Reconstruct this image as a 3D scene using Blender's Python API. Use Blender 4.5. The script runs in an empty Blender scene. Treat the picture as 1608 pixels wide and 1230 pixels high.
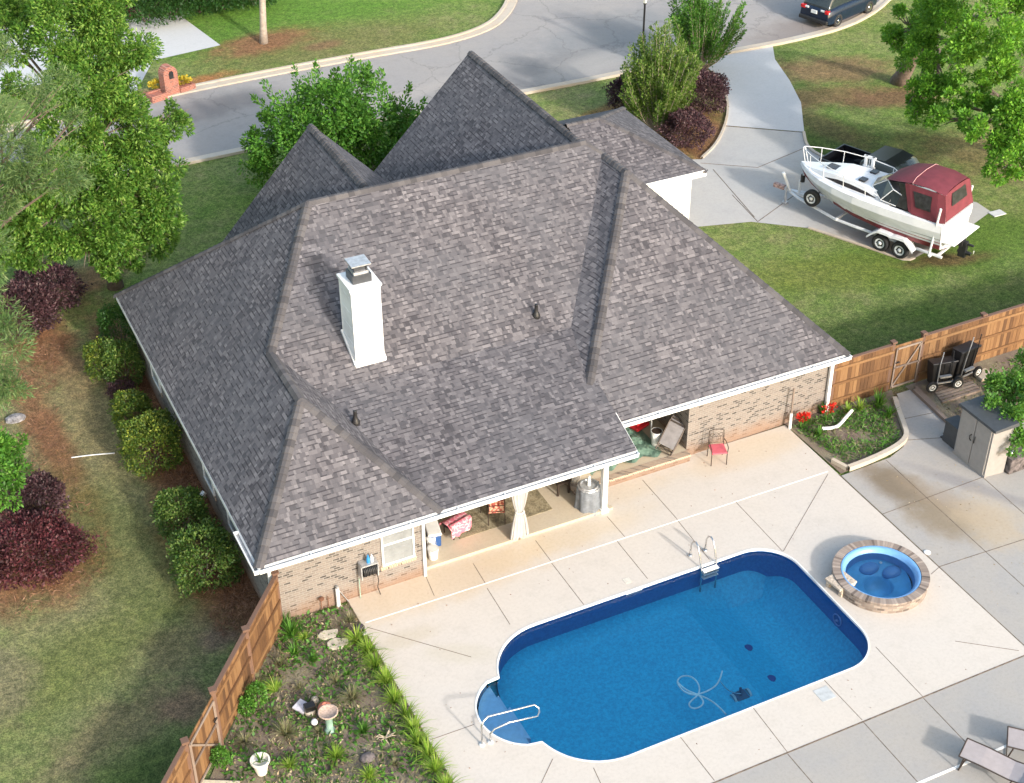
import bpy, bmesh, math, random
import numpy as np
from mathutils import Vector, Matrix, geometry
rnd = random.Random(7)
S = bpy.context.scene
COL = S.collection
# ---------------------------------------------------------------- camera
F, CX, CY = 2342.2, 804.0, 615.0
CAM = Vector((-9.1318, -28.8641, 28.0))
_rx, _ry, _rz = .6103, -.0031, .4535
_f = Vector((math.sin(_rz)*math.cos(_rx), math.cos(_rz)*math.cos(_rx), -math.sin(_rx)))
_r = Vector((math.cos(_rz), -math.sin(_rz), 0))
_u = _r.cross(_f)
_r2 = _r*math.cos(_ry)+_u*math.sin(_ry); _u2 = -_r*math.sin(_ry)+_u*math.cos(_ry)
cam = bpy.data.cameras.new('camera'); co = bpy.data.objects.new('camera', cam); COL.objects.link(co)
cam.sensor_width = 36; cam.lens = F/1608*36; cam.clip_end = 2000; cam.clip_start = .5
M4 = Matrix((( _r2.x, _u2.x, -_f.x, CAM.x), (_r2.y, _u2.y, -_f.y, CAM.y), (_r2.z, _u2.z, -_f.z, CAM.z), (0, 0, 0, 1)))
co.matrix_world = M4; S.camera = co
def G(u, v, z=0.0):                     # photo pixel -> point at height z
    d = _r2*((u-CX)/F) - _u2*((v-CY)/F) + _f
    return CAM + d*((z-CAM.z)/d.z)
# ---------------------------------------------------------------- light
W = bpy.data.worlds.new('World'); S.world = W; W.use_nodes = True
nt = W.node_tree; sky = nt.nodes.new('ShaderNodeTexSky'); sky.sky_type = 'NISHITA'; sky.sun_disc = False
ELV, AZ = math.radians(24.5), math.radians(-79)     # towards the sun
sd = Vector((math.cos(AZ)*math.cos(ELV), math.sin(AZ)*math.cos(ELV), math.sin(ELV)))
sky.sun_elevation = ELV; sky.sun_rotation = math.atan2(sd.x, sd.y)
sky.air_density = 1.5; sky.dust_density = 2.5; sky.ozone_density = .4
bg = nt.nodes['Background']; bg.inputs[1].default_value = .15
nt.links.new(sky.outputs[0], bg.inputs[0])
sl = bpy.data.lights.new('sun', 'SUN'); sl.energy = 2.0; sl.angle = math.radians(3); sl.color = (1, .955, .90)
so = bpy.data.objects.new('sun', sl); COL.objects.link(so); so.rotation_euler = sd.to_track_quat('Z', 'Y').to_euler()
S.view_settings.view_transform = 'Standard'; S.view_settings.look = 'None'; S.view_settings.exposure = 1.36
S.view_settings.gamma = 1
# ---------------------------------------------------------------- materials
def new_mat(name):
    m = bpy.data.materials.new(name); m.use_nodes = True
    n = m.node_tree.nodes; l = m.node_tree.links
    return m, n, l, n['Principled BSDF']
def lin(n, op, a, b=None, c=None):
    x = n.new('ShaderNodeMath'); x.operation = op
    for i, t in enumerate((a, b, c)):
        if t is None: continue
        if isinstance(t, (int, float)): x.inputs[i].default_value = t
        else: n.id_data.links.new(t, x.inputs[i])
    return x.outputs[0]
def mixc(n, fac, a, b, blend='MIX'):
    x = n.new('ShaderNodeMix'); x.data_type = 'RGBA'; x.blend_type = blend
    for s, t in ((x.inputs[0], fac), (x.inputs[6], a), (x.inputs[7], b)):
        if isinstance(t, (int, float)): s.default_value = t
        elif isinstance(t, tuple): s.default_value = (*t, 1) if len(t) == 3 else t
        else: n.id_data.links.new(t, s)
    return x.outputs[2]
def noise(n, vec, scale, detail=4, rough=.6, out=0):
    x = n.new('ShaderNodeTexNoise'); x.inputs['Scale'].default_value = scale
    x.inputs['Detail'].default_value = detail; x.inputs['Roughness'].default_value = rough
    if vec is not None: n.id_data.links.new(vec, x.inputs['Vector'])
    return x.outputs[out]
def ramp(n, fac, stops, interp='LINEAR'):
    x = n.new('ShaderNodeValToRGB'); x.color_ramp.interpolation = interp
    e = x.color_ramp.elements
    while len(e) < len(stops): e.new(.5)
    for i, (p, c) in enumerate(stops): e[i].position = p; e[i].color = (*c, 1)
    n.id_data.links.new(fac, x.inputs[0]); return x.outputs[0]
def mrange(n, v, a, b, c=0., d=1., smooth=False):
    x = n.new('ShaderNodeMapRange'); x.interpolation_type = 'SMOOTHSTEP' if smooth else 'LINEAR'
    n.id_data.links.new(v, x.inputs[0])
    for i, t in enumerate((a, b, c, d)): x.inputs[i+1].default_value = t
    return x.outputs[0]
def bump(n, h, bsdf, strength=.3, dist=.02):
    b = n.new('ShaderNodeBump'); b.inputs['Strength'].default_value = strength; b.inputs['Distance'].default_value = dist
    n.id_data.links.new(h, b.inputs['Height']); n.id_data.links.new(b.outputs[0], bsdf.inputs['Normal'])
def pos(n): return n.new('ShaderNodeNewGeometry').outputs['Position']
def plain(name, c, rough=.6, metal=0, var=.12, scale=6, bmp=.0):
    m, n, l, p = new_mat(name)
    x = noise(n, pos(n), scale, 5)
    c2 = tuple(max(0, k*(1-var*2)) for k in c); c1 = tuple(min(1, k*(1+var)) for k in c)
    l.new(ramp(n, x, [(.3, c2), (.7, c1)]), p.inputs['Base Color'])
    p.inputs['Roughness'].default_value = rough; p.inputs['Metallic'].default_value = metal
    if bmp: bump(n, noise(n, pos(n), scale*8, 3), p, bmp, .01)
    return m
def two(name, stops, scale=3, rough=.9, bscale=40, bstr=.4, fine=.25, detail=8):
    m, n, l, p = new_mat(name); P = pos(n)
    a = noise(n, P, scale, detail, .65); b = noise(n, P, bscale, 3, .7)
    s = lin(n, 'ADD', lin(n, 'MULTIPLY', a, 1-fine), lin(n, 'MULTIPLY', b, fine))
    l.new(ramp(n, s, stops), p.inputs['Base Color']); p.inputs['Roughness'].default_value = rough
    bump(n, b, p, bstr, .02); return m
def leafm(name, cols, trans=.35, rough=.55):
    m, n, l, p = new_mat(name)
    g = n.new('ShaderNodeNewGeometry')
    k = len(cols)
    c = ramp(n, g.outputs['Random Per Island'], [(i/(k-1), x) for i, x in enumerate(cols)])
    P = g.outputs['Position']
    c = mixc(n, mrange(n, noise(n, P, 1.5, 3), .42, .60, 0, .6), c, tuple(x*.6 for x in cols[0]))
    l.new(c, p.inputs['Base Color']); p.inputs['Roughness'].default_value = rough
    p.inputs['Specular IOR Level'].default_value = .35
    t = n.new('ShaderNodeBsdfTranslucent'); l.new(mixc(n, .5, c, (.25, .4, .03)) if cols[0][1] > cols[0][0] else c, t.inputs[0])
    ms = n.new('ShaderNodeMixShader'); ms.inputs[0].default_value = trans
    l.new(p.outputs[0], ms.inputs[1]); l.new(t.outputs[0], ms.inputs[2])
    l.new(ms.outputs[0], n['Material Output'].inputs[0]); return m
def shingle_mat():
    m, n, l, p = new_mat('shingles')
    uv = n.new('ShaderNodeUVMap'); uv.uv_map = 'UVMap'
    sp = n.new('ShaderNodeSeparateXYZ'); l.new(uv.outputs[0], sp.inputs[0]); U, V = sp.outputs[0], sp.outputs[1]
    H = .132
    vr = lin(n, 'DIVIDE', V, H); row = lin(n, 'FLOOR', vr); fv = lin(n, 'FRACT', vr)
    wn = n.new('ShaderNodeTexWhiteNoise'); wn.noise_dimensions = '1D'; l.new(row, wn.inputs['W'])
    def cell(w, k):
        u2 = lin(n, 'ADD', lin(n, 'DIVIDE', U, w), lin(n, 'MULTIPLY', wn.outputs[0], 37.3*k))
        # uneven tab widths: warp the coordinate
        u3 = lin(n, 'ADD', u2, lin(n, 'MULTIPLY', lin(n, 'SINE', lin(n, 'MULTIPLY', u2, 1.9)), .42))
        cb = n.new('ShaderNodeCombineXYZ'); l.new(lin(n, 'FLOOR', u3), cb.inputs[0]); l.new(row, cb.inputs[1]); cb.inputs[2].default_value = k
        w3 = n.new('ShaderNodeTexWhiteNoise'); w3.noise_dimensions = '3D'; l.new(cb.outputs[0], w3.inputs['Vector'])
        return w3.outputs[0], lin(n, 'FRACT', u3)
    a, fa = cell(.105, 1.0); b, fb = cell(.135, 2.0)
    P = pos(n)
    tone = lin(n, 'ADD', lin(n, 'MULTIPLY', a, .72), lin(n, 'MULTIPLY', b, .28))
    tone = lin(n, 'ADD', tone, lin(n, 'MULTIPLY', lin(n, 'SUBTRACT', noise(n, P, .55, 3), .5), .35))
    col = ramp(n, tone, [(.08, (.050, .048, .055)), (.30, (.080, .076, .085)), (.5, (.104, .098, .107)), (.70, (.130, .122, .131)), (.94, (.185, .174, .184))])
    big = noise(n, P, .35, 3)
    col = mixc(n, mrange(n, big, .38, .62, 0, .42), col, (.095, .097, .110), 'MIX')
    gr = noise(n, P, 160, 2)
    col = mixc(n, 1., col, ramp(n, gr, [(.3, (.8, .8, .8)), (.7, (1.2, 1.2, 1.2))]), 'MULTIPLY')
    # butt edge of raised tabs: drop shadow painted in with the printed dark band
    edge = lin(n, 'MULTIPLY', lin(n, 'LESS_THAN', fv, .26), lin(n, 'GREATER_THAN', b, .55))
    thin = lin(n, 'LESS_THAN', fv, .07)
    col = mixc(n, lin(n, 'MULTIPLY', lin(n, 'MAXIMUM', edge, lin(n, 'MULTIPLY', thin, .35)), .78), col, (.028, .026, .032))
    l.new(col, p.inputs['Base Color']); p.inputs['Roughness'].default_value = .9; p.inputs['Specular IOR Level'].default_value = .2
    hgt = lin(n, 'ADD', lin(n, 'MULTIPLY', lin(n, 'GREATER_THAN', b, .42), .6), lin(n, 'SUBTRACT', 1., fv))
    bump(n, hgt, p, .5, .012); return m
def brick_mat(name, c1, c2, c3, mortar, stain=None, bw=.2, bh=.075, soldier=False):
    m, n, l, p = new_mat(name)
    P = pos(n); sp = n.new('ShaderNodeSeparateXYZ'); l.new(P, sp.inputs[0])
    cb = n.new('ShaderNodeCombineXYZ'); xy = lin(n, 'ADD', sp.outputs[0], sp.outputs[1])
    l.new(xy, cb.inputs[0]); l.new(sp.outputs[2], cb.inputs[1])
    b = n.new('ShaderNodeTexBrick'); l.new(cb.outputs[0], b.inputs[0]); b.inputs['Scale'].default_value = 1
    b.inputs['Brick Width'].default_value = bw; b.inputs['Row Height'].default_value = bh; b.inputs['Mortar Size'].default_value = .011
    b.inputs['Color1'].default_value = (0, 0, 0, 1); b.inputs['Color2'].default_value = (1, 1, 1, 1); b.inputs['Mortar'].default_value = (.5, .5, .5, 1)
    b.inputs['Bias'].default_value = 0
    col = ramp(n, b.outputs[0], [(0., c3), (.22, c3), (.25, c1), (.6, c2), (1., c1)])
    col = mixc(n, mrange(n, noise(n, P, 9, 4), .35, .65, 0, .4), col, mortar)
    col = mixc(n, b.outputs['Fac'], col, mortar)
    if stain:
        s = lin(n, 'ADD', sp.outputs[2], lin(n, 'MULTIPLY', noise(n, P, 1.3, 4), .7))
        col = mixc(n, mrange(n, s, .35, 1.0, .72, 0, True), col, stain)
    l.new(col, p.inputs['Base Color']); p.inputs['Roughness'].default_value = .9
    bump(n, lin(n, 'SUBTRACT', 1., b.outputs['Fac']), p, .5, .01); return m
def board_mat(name, cols, width=.14, axis=0):
    m, n, l, p = new_mat(name); uv = n.new('ShaderNodeUVMap'); uv.uv_map = 'UVMap'
    g = n.new('ShaderNodeNewGeometry'); r = g.outputs['Random Per Island']
    mp = n.new('ShaderNodeMapping'); mp.inputs['Scale'].default_value = (14, 14, .9); l.new(g.outputs['Position'], mp.inputs[0])
    gr = noise(n, mp.outputs[0], 3, 5, .7)
    s = lin(n, 'ADD', lin(n, 'MULTIPLY', r, .45), lin(n, 'MULTIPLY', gr, .55))
    k = len(cols)
    c = ramp(n, s, [(.2+.6*i/(k-1), x) for i, x in enumerate(cols)])
    l.new(c, p.inputs['Base Color']); p.inputs['Roughness'].default_value = .75; bump(n, gr, p, .3, .01); return m
def concrete(name, base, warm, dirt, warmf=.5, rough=.85, stains=(), crack=0.):
    m, n, l, p = new_mat(name); P = pos(n)
    c = mixc(n, mrange(n, noise(n, P, .35, 4), .35, .68, 0, warmf), base, warm)
    c = mixc(n, mrange(n, noise(n, P, 1.6, 8, .7), .5, .78, 0, .55), c, dirt)
    c = mixc(n, mrange(n, noise(n, P, 5.5, 8, .75), .55, .8, 0, .4), c, tuple(x*.75 for x in dirt))
    c = mixc(n, .07, c, ramp(n, noise(n, P, 70, 2), [(.35, (.25, .25, .25)), (.65, (1, 1, 1))]), 'MULTIPLY')
    for (x, y, rx, ry, ang, sc, st) in stains: c = patch(n, P, c, x, y, rx, ry, ang, sc, st)
    c = mixc(n, 1., c, ramp(n, noise(n, P, 11, 6, .7), [(.38, (.94, .935, .93)), (.5, (1, 1, 1)), (.62, (1.03, 1.03, 1.03))]), 'MULTIPLY')
    sv = n.new('ShaderNodeTexVoronoi'); sv.inputs['Scale'].default_value = 3.1; l.new(P, sv.inputs['Vector'])
    c = mixc(n, mrange(n, sv.outputs['Distance'], .01, .03, .3, 0), c, tuple(x*.35 for x in dirt))
    if crack:
        w_ = n.new('ShaderNodeVectorMath'); w_.operation = 'ADD'; l.new(P, w_.inputs[0]); l.new(noise(n, P, 1.1, 5, .7, 1), w_.inputs[1])
        vv = n.new('ShaderNodeTexVoronoi'); vv.feature = 'DISTANCE_TO_EDGE'; vv.inputs['Scale'].default_value = crack; l.new(w_.outputs[0], vv.inputs['Vector'])
        c = mixc(n, mrange(n, vv.outputs['Distance'], .003, .010, .28, 0), c, tuple(x*.3 for x in dirt))
    l.new(c, p.inputs['Base Color']); p.inputs['Roughness'].default_value = rough
    bump(n, noise(n, P, 90, 3), p, .05, .01); return m
def patch(n, P, c, x, y, rx, ry, ang, colr, st=1., nz=.75, nscale=1.1, soft=.55):
    v = n.new('ShaderNodeVectorMath'); v.operation = 'SUBTRACT'; n.id_data.links.new(P, v.inputs[0]); v.inputs[1].default_value = (x, y, 0)
    r = n.new('ShaderNodeVectorRotate'); r.rotation_type = 'Z_AXIS'; n.id_data.links.new(v.outputs[0], r.inputs['Vector']); r.inputs['Angle'].default_value = -math.radians(ang)
    q = n.new('ShaderNodeVectorMath'); q.operation = 'MULTIPLY'; n.id_data.links.new(r.outputs[0], q.inputs[0]); q.inputs[1].default_value = (1/rx, 1/ry, 0)
    ln = n.new('ShaderNodeVectorMath'); ln.operation = 'LENGTH'; n.id_data.links.new(q.outputs[0], ln.inputs[0])
    d = lin(n, 'ADD', ln.outputs['Value'], lin(n, 'MULTIPLY', lin(n, 'SUBTRACT', noise(n, P, nscale, 6, .65), .5), nz*2))
    return mixc(n, mrange(n, d, 1-soft, 1+soft, st, 0, True), c, colr)

MT = {}
MT['shingle'] = shingle_mat()
m, n, l, p = new_mat('ridge_shingles')
g_ = n.new('ShaderNodeNewGeometry')
c_ = ramp(n, g_.outputs['Random Per Island'], [(0, (.045, .043, .048)), (.5, (.070, .066, .071)), (1, (.100, .094, .098))])
l.new(mixc(n, 1., c_, ramp(n, noise(n, pos(n), 60, 3), [(.3, (.75, .75, .75)), (.7, (1.15, 1.15, 1.15))]), 'MULTIPLY'), p.inputs['Base Color']); p.inputs['Roughness'].default_value = .9
MT['cap'] = m
MT['brick'] = brick_mat('brick_wall', (.19, .16, .142), (.14, .118, .107), (.034, .027, .026), (.225, .208, .193), (.21, .125, .082))
MT['brickedge'] = brick_mat('brick_edging', (.36, .25, .18), (.26, .17, .12), (.10, .065, .05), (.40, .34, .27), None, .075, .25)
MT['white'] = plain('white_paint', (.68, .69, .69), .5, var=.09, scale=2)
MT['offwhite'] = plain('garage_siding', (.62, .62, .60), .6, var=.04)
MT['gutterin'] = plain('gutter_inside', (.28, .29, .31), .5, var=.2)
MT['fascia'] = plain('fascia_paint', (.5, .5, .5), .5, var=.06)
MT['soffit'] = plain('soffit_paint', (.6, .6, .58), .6, var=.04)
MT['fence'] = board_mat('cedar_boards', [(.05, .022, .009), (.105, .049, .019), (.165, .082, .032), (.24, .135, .06)])
MT['fencecap'] = board_mat('weathered_rail', [(.06, .032, .024), (.12, .066, .045), (.18, .105, .07)])
MT['greywood'] = board_mat('grey_wood', [(.10, .07, .055), (.18, .135, .11), (.25, .2, .165)])
MT['steel'] = plain('polished_steel', (.6, .6, .6), .25, 1.0, var=.03)
MT['galv'] = plain('galvanised_steel', (.5, .51, .53), .5, .6, var=.15)
MT['black'] = plain('black_plastic', (.018, .018, .02), .5, var=.2)
MT['rubber'] = plain('tyre_rubber', (.02, .02, .021), .85, var=.2)
MT['darkmetal'] = plain('dark_bronze_frame', (.05, .035, .028), .5, .3)
MT['glass'] = plain('dark_glass', (.03, .04, .045), .08, var=.1)
MT['pane'] = plain('window_pane', (.21, .225, .235), .3, var=.1, scale=3)
MT['tan'] = plain('taupe_resin', (.265, .25, .24), .6, var=.05)
MT['tanroof'] = plain('dark_resin_lid', (.045, .05, .057), .6, var=.1)
MT['bark'] = two('bark', [(.3, (.07, .05, .04)), (.7, (.22, .17, .14))], 6, .95, 30, .8)
MT['palebark'] = two('pale_bark', [(.3, (.2, .16, .13)), (.7, (.45, .38, .32))], 6, .9, 30, .5)
MT['oakleaf'] = leafm('oak_leaves', [(.05, .17, .012), (.10, .28, .02), (.17, .40, .035), (.27, .50, .06)])
MT['gumleaf'] = leafm('gum_leaves', [(.04, .13, .015), (.08, .20, .025), (.15, .29, .04), (.27, .40, .09)])
MT['pine'] = leafm('pine_needles', [(.05, .11, .035), (.085, .16, .05), (.13, .21, .07), (.19, .24, .10)], .25)
MT['myrtle'] = leafm('myrtle_leaves', [(.035, .13, .014), (.065, .20, .024), (.11, .29, .035), (.20, .38, .065)])
MT['feather'] = leafm('feathery_leaves', [(.07, .14, .025), (.11, .20, .035), (.16, .26, .05), (.24, .30, .09)])
MT['cypress'] = leafm('dark_evergreen_leaves', [(.015, .06, .012), (.025, .085, .018), (.04, .11, .02)])
MT['holly'] = leafm('clipped_holly_leaves', [(.035, .085, .012), (.07, .13, .018), (.15, .20, .03), (.28, .31, .045)], .25)
MT['hollyd'] = leafm('clipped_shrub_leaves', [(.03, .08, .015), (.055, .12, .02), (.10, .17, .03), (.19, .24, .06)], .25)
MT['purple'] = leafm('burgundy_leaves', [(.045, .014, .018), (.085, .024, .03), (.16, .04, .052), (.13, .07, .07)], .3)
MT['purpledark'] = leafm('dull_purple_leaves', [(.04, .02, .026), (.075, .03, .04), (.12, .06, .07), (.16, .11, .11)], .3)
MT['lily'] = leafm('daylily_blades', [(.13, .26, .025), (.22, .38, .04), (.32, .46, .06), (.42, .50, .12)], .35)
MT['weed'] = leafm('dry_weed_blades', [(.16, .15, .08), (.24, .22, .12), (.18, .24, .08), (.32, .28, .19)], .3)
MT['gleaf'] = leafm('broad_green_leaves', [(.045, .15, .02), (.08, .22, .03), (.14, .30, .045)], .3)
MT['straw'] = leafm('dry_stalks', [(.3, .22, .12), (.42, .33, .2), (.5, .42, .3)], .2)
MT['redflower'] = leafm('red_petals', [(.5, .015, .01), (.65, .03, .02), (.75, .05, .03)], .3)
MT['yellowflower'] = leafm('yellow_petals', [(.5, .36, .03), (.65, .5, .06), (.45, .42, .05)], .3)
STRAW = (.25, .13, .075); SOIL = (.21, .13, .09); DRY = (.27, .215, .13)
# lawn
m, n, l, p = new_mat('lawn'); P = pos(n)
a = noise(n, P, .16, 5, .6); b = noise(n, P, .9, 7, .7); c0 = noise(n, P, 14, 5, .75)
v = lin(n, 'ADD', lin(n, 'ADD', lin(n, 'MULTIPLY', a, .45), lin(n, 'MULTIPLY', b, .35)), lin(n, 'MULTIPLY', c0, .2))
c = ramp(n, v, [(.34, (.085, .165, .035)), (.44, (.13, .21, .05)), (.52, (.185, .23, .08)), (.60, (.25, .24, .12)), (.7, (.31, .265, .17))])
patches = [
 # x, y, rx, ry, angle, colour, strength
 (3, 48, 16, 6, 0, (.10, .19, .035), .7), (16, 46, 9, 7, 20, (.10, .22, .03), .75), (13, 38, 6, 2.2, 0, (.20, .15, .08), .5),
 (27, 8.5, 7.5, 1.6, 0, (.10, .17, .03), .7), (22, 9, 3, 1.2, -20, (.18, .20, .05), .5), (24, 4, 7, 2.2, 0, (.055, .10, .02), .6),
 (33.8, 24.3, 3.0, 1.5, -20, (.24, .135, .09), .75), (34.2, 20.5, 2.4, 1.0, -15, (.19, .095, .07), .8), (31.5, 22, 3, 1.0, -10, (.21, .12, .075), .7),
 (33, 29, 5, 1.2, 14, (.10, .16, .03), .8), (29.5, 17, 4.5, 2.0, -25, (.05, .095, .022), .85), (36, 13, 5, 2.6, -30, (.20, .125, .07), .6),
 (30.0, 25.5, 1.6, .7, 0, (.23, .12, .075), .8), (29.6, 20, .9, 3.4, 12, (.12, .08, .05), .6),
 (-6.0, 9, 4.5, 9, 0, (.27, .23, .14), .7), (-7, 0, 5, 4, 0, (.19, .20, .10), .5), (-4.7, 17.0, .9, 3.0, 8, STRAW, 1), (-5.7, 11.5, .6, 3.8, 4, STRAW, .95), (-2.6, 20.5, 2.2, .9, 20, STRAW, .8),
 (-2.6, 9, .9, 9, 0, STRAW, 1), (-2.7, 3.0, 1.25, 3.2, 8, STRAW, 1), (-7.4, 5.7, 2.0, 1.9, 0, STRAW, 1), (-6.8, 8.6, 1.3, 1.1, 0, STRAW, .8),
 (-4.4, 12.4, .8, 3.8, 0, (.23, .18, .10), .65), (-5.0, 5.2, 1.3, 4, 10, (.075, .12, .03), .5), (-7.5, 1.0, 3, 1.2, 20, (.11, .15, .03), .5),
 (-9.2, 1.2, 1.0, 1.4, 0, (.24, .20, .14), .6), (-4.4, .6, 1.5, .8, 20, (.2, .16, .10), .55), (-6.5, -1.5, 2.2, .8, 10, (.2, .15, .10), .55), (-5.0, -1.6, .7, .6, 0, (.27, .17, .12), .7),
 (-8.6, -2.6, 1.0, .6, 10, (.2, .16, .11), .5), (-6.3, -3.4, 1.3, 1.0, 10, (.045, .085, .02), .6), (-3.6, .4, .5, .45, 0, (.22, .15, .12), .7),
 (10.7, 39.6, 2.6, 1.2, 10, STRAW, .95), (5.4, 36.1, 2.6, .6, 14, (.36, .16, .07), .9), (16.5, 35.3, 2.4, .5, 12, (.32, .15, .07), .8), (13.2, 38.0, 1.0, .5, 0, (.22, .13, .08), .8),
 (21.5, 23.5, 5, 1.2, 6, (.10, .13, .03), .5), (21.8, 25.0, 2.2, .5, 14, (.27, .15, .07), .8), (17.5, 23.5, 1.4, 1.2, 0, (.10, .20, .03), .6),
 (24.3, 20.8, 1.9, 4.6, -14, (.25, .135, .075), .97), (27.6, 25.6, 2.0, 1.8, 0, (.16, .10, .06), .9), (25.2, 17.4, 1.0, 1.2, 0, (.30, .16, .08), .97),
 (22, .6, 5, 1.1, 0, SOIL, .9), (24, -1.0, 4, 2.0, 0, SOIL, .95), (21.2, -.6, 1.5, 1.6, 0, (.10, .10, .05), .5),
 (26.9, 7.7, 1.7, .45, -14, (.13, .085, .05), .85), (27.3, 13.4, 3.5, 1.2, 0, (.06, .10, .028), .6), (13, 9.8, 1, 1, 0, STRAW, .5)]
for q in patches: c = patch(n, P, c, *q)
for sc_, lo_c, hi_c in ((28, .62, 1.45), (9, .74, 1.28), (3.2, .84, 1.16)):
    sp_ = noise(n, P, sc_, 3, .6)
    c = mixc(n, 1., c, ramp(n, sp_, [(.36, (lo_c, lo_c*1.03, lo_c)), (.5, (1, 1, 1)), (.64, (hi_c, hi_c*.98, hi_c*.93))]), 'MULTIPLY')
l.new(c, p.inputs['Base Color']); p.inputs['Roughness'].default_value = .95; p.inputs['Specular IOR Level'].default_value = .1
bump(n, noise(n, P, 30, 4, .7), p, 1., .08); MT['lawn'] = m
MT['mulch'] = two('garden_soil', [(.34, (.095, .065, .055)), (.46, (.165, .12, .10)), (.56, (.185, .165, .10)), (.66, (.33, .27, .22))], 1.3, .95, 38, .9, .5)
MT['patio'] = concrete('cream_concrete', (.49, .45, .41), (.505, .455, .40), (.41, .37, .33), .6, .8,
    [(2.5, -.3, 3.6, .75, 0, (.47, .35, .22), .55), (13.5, 1.0, 2.4, .6, 0, (.48, .38, .26), .5), (6.5, -.1, 2.5, .5, 0, (.48, .38, .25), .45), (9.2, 1.0, 1.0, .5, 0, (.5, .4, .28), .4), (.9, -1.9, .8, .3, 0, (.40, .35, .27), .5), (1.9, -3.0, 1.0, .35, -30, (.40, .36, .27), .35)])
MT['apron'] = concrete('grey_concrete', (.305, .295, .285), (.345, .315, .28), (.265, .262, .27), .7, .85,
    [(16.55, -2.35, .62, 1.3, 12, (.16, .125, .085), .95), (16.9, -4.3, .75, 1.15, 25, (.20, .155, .10), .85), (17.6, -3.9, .5, 1.6, 20, (.26, .2, .14), .6),
     (18.6, -3.4, .25, 2.2, 32, (.21, .2, .205), .7), (18.0, -5.0, .9, 1.2, 0, (.4, .32, .22), .6)])
MT['drive'] = concrete('driveway_concrete', (.37, .365, .36), (.43, .405, .37), (.31, .305, .30), .6, .85, [(24.5, 9.8, 3.0, 1.6, -15, (.30, .25, .21), .6), (26.6, 14.2, 1.5, 2.2, 0, (.36, .30, .22), .5)])
MT['drivew'] = concrete('pale_driveway_concrete', (.45, .455, .47), (.48, .475, .465), (.40, .405, .42), .5, .85)
MT['porch'] = concrete('porch_concrete', (.44, .385, .30), (.46, .36, .25), (.39, .34, .28), .6, .8)
MT['asphalt'] = concrete('asphalt', (.27, .255, .25), (.30, .275, .255), (.21, .195, .195), .7, .9, [(5, 33, 4, 1.0, 12, (.135, .12, .12), .6), (27, 33, 5, 2, 12, (.16, .17, .18), .6), (36, 29.5, 4, 1.2, 12, (.16, .13, .12), .6), (20, 30, 5, 1.5, 12, (.17, .165, .165), .8), (14, 30.5, 4, .5, 14, (.33, .30, .28), .6), (24, 30, 3, 1.0, 10, (.33, .31, .29), .6)], crack=.22)
MT['kerb'] = concrete('kerb_concrete', (.44, .40, .345), (.47, .37, .27), (.3, .25, .2), .8)
MT['joint'] = plain('joint_filler', (.17, .13, .10), .9, var=.3)
MT['whitejoint'] = plain('white_joint_strip', (.82, .8, .77), .6, var=.05)
# pool
def pool_liner(name, c1, c2, pat=0):
    m, n, l, p = new_mat(name); P = pos(n)
    vo = n.new('ShaderNodeTexVoronoi'); vo.inputs['Scale'].default_value = 13; l.new(P, vo.inputs['Vector'])
    col = mixc(n, mrange(n, noise(n, P, 11, 4, .8), .40, .62), c1, c2)
    if pat:   # scalloped border band of the liner
        sp = n.new('ShaderNodeSeparateXYZ'); l.new(P, sp.inputs[0])
        a = lin(n, 'ABSOLUTE', lin(n, 'SINE', lin(n, 'MULTIPLY', lin(n, 'ADD', sp.outputs[0], sp.outputs[1]), 9.)))
        d = lin(n, 'ABSOLUTE', lin(n, 'SUBTRACT', lin(n, 'ADD', sp.outputs[2], .18), lin(n, 'MULTIPLY', a, .07)))
        col = mixc(n, lin(n, 'LESS_THAN', d, .012), col, (.10, .27, .62))
        col = mixc(n, lin(n, 'GREATER_THAN', sp.outputs[2], -.05), col, (.012, .03, .14))
    l.new(col, p.inputs['Base Color']); p.inputs['Roughness'].default_value = .5; return m
MT['liner'] = pool_liner('pool_floor_liner', (.012, .36, .62), (.02, .52, .78))
MT['linerdeep'] = pool_liner('pool_slope_liner', (.010, .10, .32), (.018, .165, .44))
MT['linerwall'] = pool_liner('pool_wall_liner', (.012, .16, .42), (.018, .21, .50), 1)
MT['poolstep'] = plain('blue_fibreglass_steps', (.34, .62, .85), .4, var=.06)
def water_mat(name, tint, rip=.02):
    m, n, l, p = new_mat(name); n.remove(p)
    t = n.new('ShaderNodeBsdfTransparent'); t.inputs[0].default_value = (*tint, 1)
    g = n.new('ShaderNodeBsdfGlossy'); g.inputs['Roughness'].default_value = .03
    fr = n.new('ShaderNodeFresnel'); fr.inputs[0].default_value = 1.33
    b = n.new('ShaderNodeBump'); b.inputs['Strength'].default_value = .15; b.inputs['Distance'].default_value = rip
    l.new(noise(n, pos(n), 5, 4), b.inputs['Height']); l.new(b.outputs[0], g.inputs['Normal']); l.new(b.outputs[0], fr.inputs['Normal'])
    x = n.new('ShaderNodeMixShader'); l.new(fr.outputs[0], x.inputs[0]); l.new(t.outputs[0], x.inputs[1]); l.new(g.outputs[0], x.inputs[2])
    l.new(x.outputs[0], n['Material Output'].inputs[0]); return m
MT['water'] = water_mat('pool_water', (.86, .96, .99)); MT['spawater'] = water_mat('spa_water', (.85, .96, 1.0))
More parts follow.
